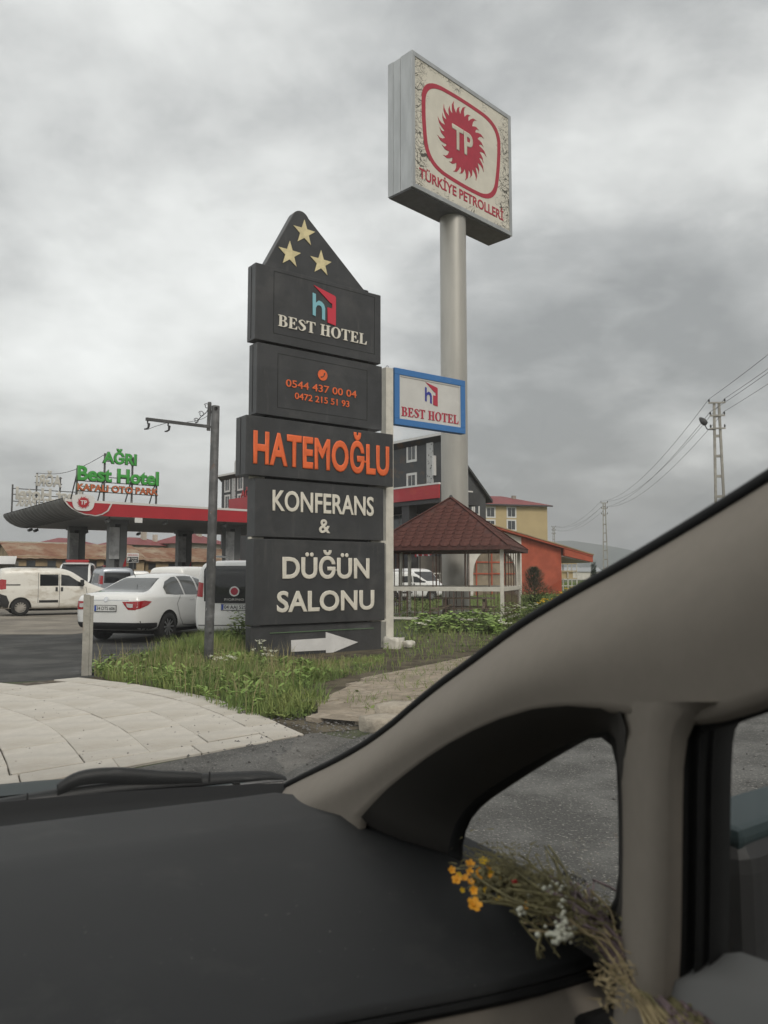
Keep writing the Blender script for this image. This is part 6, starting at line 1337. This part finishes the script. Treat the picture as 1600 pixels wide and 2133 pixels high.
MB().box(LX, .74, fyr-2.45, fyr-2.40, .25, 1.0).build('tailgate_panel', 'trim_grey', own); MB().box(LX, .75, fyr-2.4, 1.9, .22, .26).build('floor', 'trim_grey', own); MB().box(LX, .62, 1.05, 1.10, .26, .84).build('bulkhead', 'dash_black', own)
for x in (-.52, .36): 
    MB().box(x-.25, x+.25, -.55, .0, .42, .56).build('seat_base', 'seat_cloth', own, bevel=.05, seg=3); MB().box(x-.24, x+.24, -.72, -.58, .56, 1.22).build('seat_back', 'seat_cloth', own, bevel=.06, seg=3)
MB().add([(LX, fyr-2.40, 1.0), (.74, fyr-2.40, 1.0), (.74, fyr-2.3, zr_-.08), (LX, fyr-2.3, zr_-.08)], [(0, 1, 2, 3)]).build('rear_glass', 'dimming_glass', own); MB().add([(LX, -.30, .97), (LX, 1.3, .97), (LX, .6, 1.4), (LX, -.3, zr_)], [(0, 1, 2, 3)]).build('left_door_glass', 'dimming_glass', own)  # out of view; dark tint added to cut light entering from behind and left
wsx = [(LX+.12, 2.62), (.70, 2.62), (LX+.12, -1.9), (.70, -1.9)]
for x, y in ((-.80, 2.05), (.63, 2.05), (-.80, -1.2), (.63, -1.2)): t_o = MB(); t_o.lathe([(.18, -.1), (.30, -.1), (.32, -.07), (.32, .07), (.30, .1), (.18, .1)], 28, (0, 0, .31), axis='x' if False else 'y'); t_o.build('wheel', 'tyre', own, (x, y, 0), pi/2, smooth=True)
# wiper resting at the windscreen foot
FW = rowsW[0][7].y+.07
def wp(px, py, dy=0.0): return kf(px, py, FW+dy)
pts = [wp(px, py) for px, py in ((-260, 1700), (-60, 1680), (0, 1676), (120, 1655), (260, 1638), (420, 1624), (500, 1618), (555, 1615), (592, 1619))]
hts = [.010, .010, .010, .011, .012, .012, .010, .008, .004]
m = MB(); rws = []
for p, h in zip(cat(pts, 5), cat([(h, 0, 0) for h in hts], 5)):
    hh = h.x; rws.append([p+Vector((0, -.018, -hh)), p+Vector((0, -.020, -hh*.2)), p+Vector((0, -.010, hh)), p+Vector((0, .012, hh*1.05)), p+Vector((0, .022, 0)), p+Vector((0, .018, -hh))])
m.loft(rws, True); wi = m.build('wiper', 'wiper_black', own, smooth=True, flip=True)
m = MB(); bp_ = [wp(px, py, -.012) for px, py in ((120, 1636), (165, 1617), (240, 1611), (330, 1614), (420, 1612))]; rws = []
for i, p in enumerate(cat(bp_, 5)): k = .012*sin(pi*min(1, (i+.6)/21)); rws.append([p+Vector((0, -.008, -.02)), p+Vector((0, -.006, k)), p+Vector((0, .012, k)), p+Vector((0, .014, -.02))])
m.loft(rws, True); m.build('wiper_arm', 'wiper_black', wi, smooth=True)
m = MB(); m.tube([wp(px, py, -.026) for px, py in ((-200, 1716), (0, 1692), (200, 1667), (400, 1644), (590, 1626))], .0028, 6); m.build('wiper_rail', 'metal_line', wi)
for px, py in ((196, 1668), (308, 1654), (492, 1635)): p = wp(px, py, -.026); MB().box(p.x-.008, p.x+.008, p.y-.006, p.y+.008, p.z-.005, p.z+.006).build('wiper_clip', 'rubber', wi)
for px, py in ((57, 1668), (437, 1622)): p = wp(px, py, -.021); MB().box(p.x-.0015, p.x+.0015, p.y-.001, p.y+.004, p.z-.014, p.z+.016).build('wiper_joint', 'rubber', wi)

# ================================================================ bouquet of wild flowers on the dashboard
bo = thing('flower_bouquet', 'wilting bunch of yellow and white wild flowers lying on the dashboard', 'flowers', (0, 0, .010), CZ)
rb = random.Random(4)
def bz(px, py, h): return kzp(px, py, DZ-.02+h)
def petal_flower(p, s, m_, seed):
    q = MB(); g = random.Random(seed); ax = Vector((g.uniform(-.6, .2), g.uniform(-1, -.3), g.uniform(.2, .9))).normalized(); a = ax.orthogonal().normalized(); b_ = ax.cross(a)
    for k in range(5):
        t = k*2*pi/5; d = a*cos(t)+b_*sin(t); sd = ax.cross(d); c0 = p; c1 = p+d*s*.55+ax*s*.35; c2 = p+d*s*.95+ax*s*.45
        q.add([c0-sd*s*.1, c0+sd*s*.1, c1+sd*s*.42, c2+sd*s*.24, c2-sd*s*.24, c1-sd*s*.42], [(0, 1, 2, 5), (5, 2, 3, 4)])
    q.ico(p+ax*s*.2, s*.22); return q.build('yellow_flower', m_, bo, smooth=True)
FLW = [(955,1822,9),(968,1828,9),(990,1835,9),(1012,1848,8),(998,1812,9),(972,1842,9),(1038,1850,7),(992,1862,10),(978,1818,10),(1044,1836,6),(943,1813,10),(975,1806,13),(1000,1798,11),(948,1838,13),(1003,1822,10),(1025,1812,10),(980,1852,10),(1028,1828,8),(1010,1795,9),(985,1880,18),(1026,1866,8),(1050,1880,9),(1090,1884,9),(1020,1812,8),(960,1850,7)]
for i, (px, py, s) in enumerate(FLW): petal_flower(bz(px+rb.gauss(0, 5), py+rb.gauss(0, 5), .035+.02*rb.random()), s*.00056, 'petal_orange' if i % 3 else 'petal_yellow', i)
q = MB()
for _ in range(130): q.ico(bz(rb.uniform(985, 1090), rb.uniform(1815, 1880), rb.uniform(.01, .05)), rb.uniform(.003, .0055))
q.build('flower_buds', 'dry_green', bo, smooth=True, kind='stuff')
def stems(n, m_, heads, mids, tails, r0, name, h=(.01, .06)):
    q = MB()
    for _ in range(n):
        a = (rb.uniform(*heads[0]), rb.uniform(*heads[1])); b_ = (rb.gauss(mids[0], mids[2]), rb.gauss(mids[1], mids[2])); c = (rb.gauss(tails[0], tails[2]), rb.gauss(tails[1], tails[2]))
        hh = rb.uniform(*h); P3_ = [bz(*a, hh), bz((a[0]+b_[0])/2+rb.gauss(0, 10), (a[1]+b_[1])/2+rb.gauss(0, 10), hh+rb.uniform(-.004, .012)), bz(*b_, hh*.8+.01), bz((b_[0]+c[0])/2+rb.gauss(0, 5), (b_[1]+c[1])/2, .03), bz(*c, .045)]
        q.tube(cat(P3_, 5), r0*rb.uniform(.6, 1.3), 5)
    return q.build(name, m_, bo, smooth=True)
stems(60, 'dry_green', ((965, 1160), (1760, 1900)), (1215, 1910, 14), (1450, 2140, 22), .0013, 'stem')
stems(40, 'dry_purple', ((1120, 1240), (1820, 1920)), (1255, 1930, 13), (1430, 2150, 26), .0021, 'stem', (.02, .05)); stems(26, 'dry_tan', ((1080, 1260), (1850, 1950)), (1265, 1950, 14), (1400, 2150, 30), .0014, 'stem', (.01, .05)); stems(7, 'dry_green', ((1120, 1180), (1960, 2000)), (1130, 1940, 20), (1110, 1890, 30), .0014, 'stem', (.012, .02))
q = MB()
for _ in range(1900):
    t = rb.random(); px = 1000+t*250+rb.gauss(0, 26); py = 1778+t*130+rb.gauss(0, 24)+8; p = bz(px, py, rb.uniform(.008, .065)); d = Vector((rb.gauss(0, 1), rb.gauss(0, 1), rb.gauss(0, .7))).normalized()*rb.uniform(.005, .016); s = d.orthogonal().normalized()*rb.uniform(.0006, .0016); q.add([p-s, p+s, p+d], [(0, 1, 2)])
q.build('dry_leaves', 'dry_green', bo, kind='stuff')
q = MB()
for px, py, s in [(1180+rb.gauss(0, 7)-((py_-1860)*.12), py_, 1) for py_ in range(1868, 1965, 2)] + [(1165+rb.gauss(0, 16), 1945+rb.gauss(0, 10), 1) for _ in range(26)] + [(1135+rb.gauss(0, 22), 1855+rb.gauss(0, 10), 1) for _ in range(14)] + [(1085+rb.gauss(0, 4), 1898+rb.gauss(0, 3), 1) for _ in range(10)]: q.ico(bz(px, py, rb.uniform(.045, .07)), rb.uniform(.0018, .0036))
q.build('white_flowers', 'petal_dry_white', bo, smooth=True, kind='stuff')
q = MB(); q.ico(bz(1072, 1838, .05), .005); q.build('red_flower', 'berry_red', bo)
q = MB()
for _ in range(160): px, py = 1285+rb.gauss(0, 22), 2040+rb.gauss(0, 38); p = bz(px, py, rb.uniform(.03, .055)); d = Vector((rb.gauss(0, 1), rb.gauss(0, 1), rb.gauss(0, .5))).normalized()*rb.uniform(.006, .02); s = d.orthogonal().normalized()*.0009; q.add([p-s, p+s, p+d], [(0, 1, 2)])
q.build('dried_roots', 'dry_tan', bo, kind='stuff')
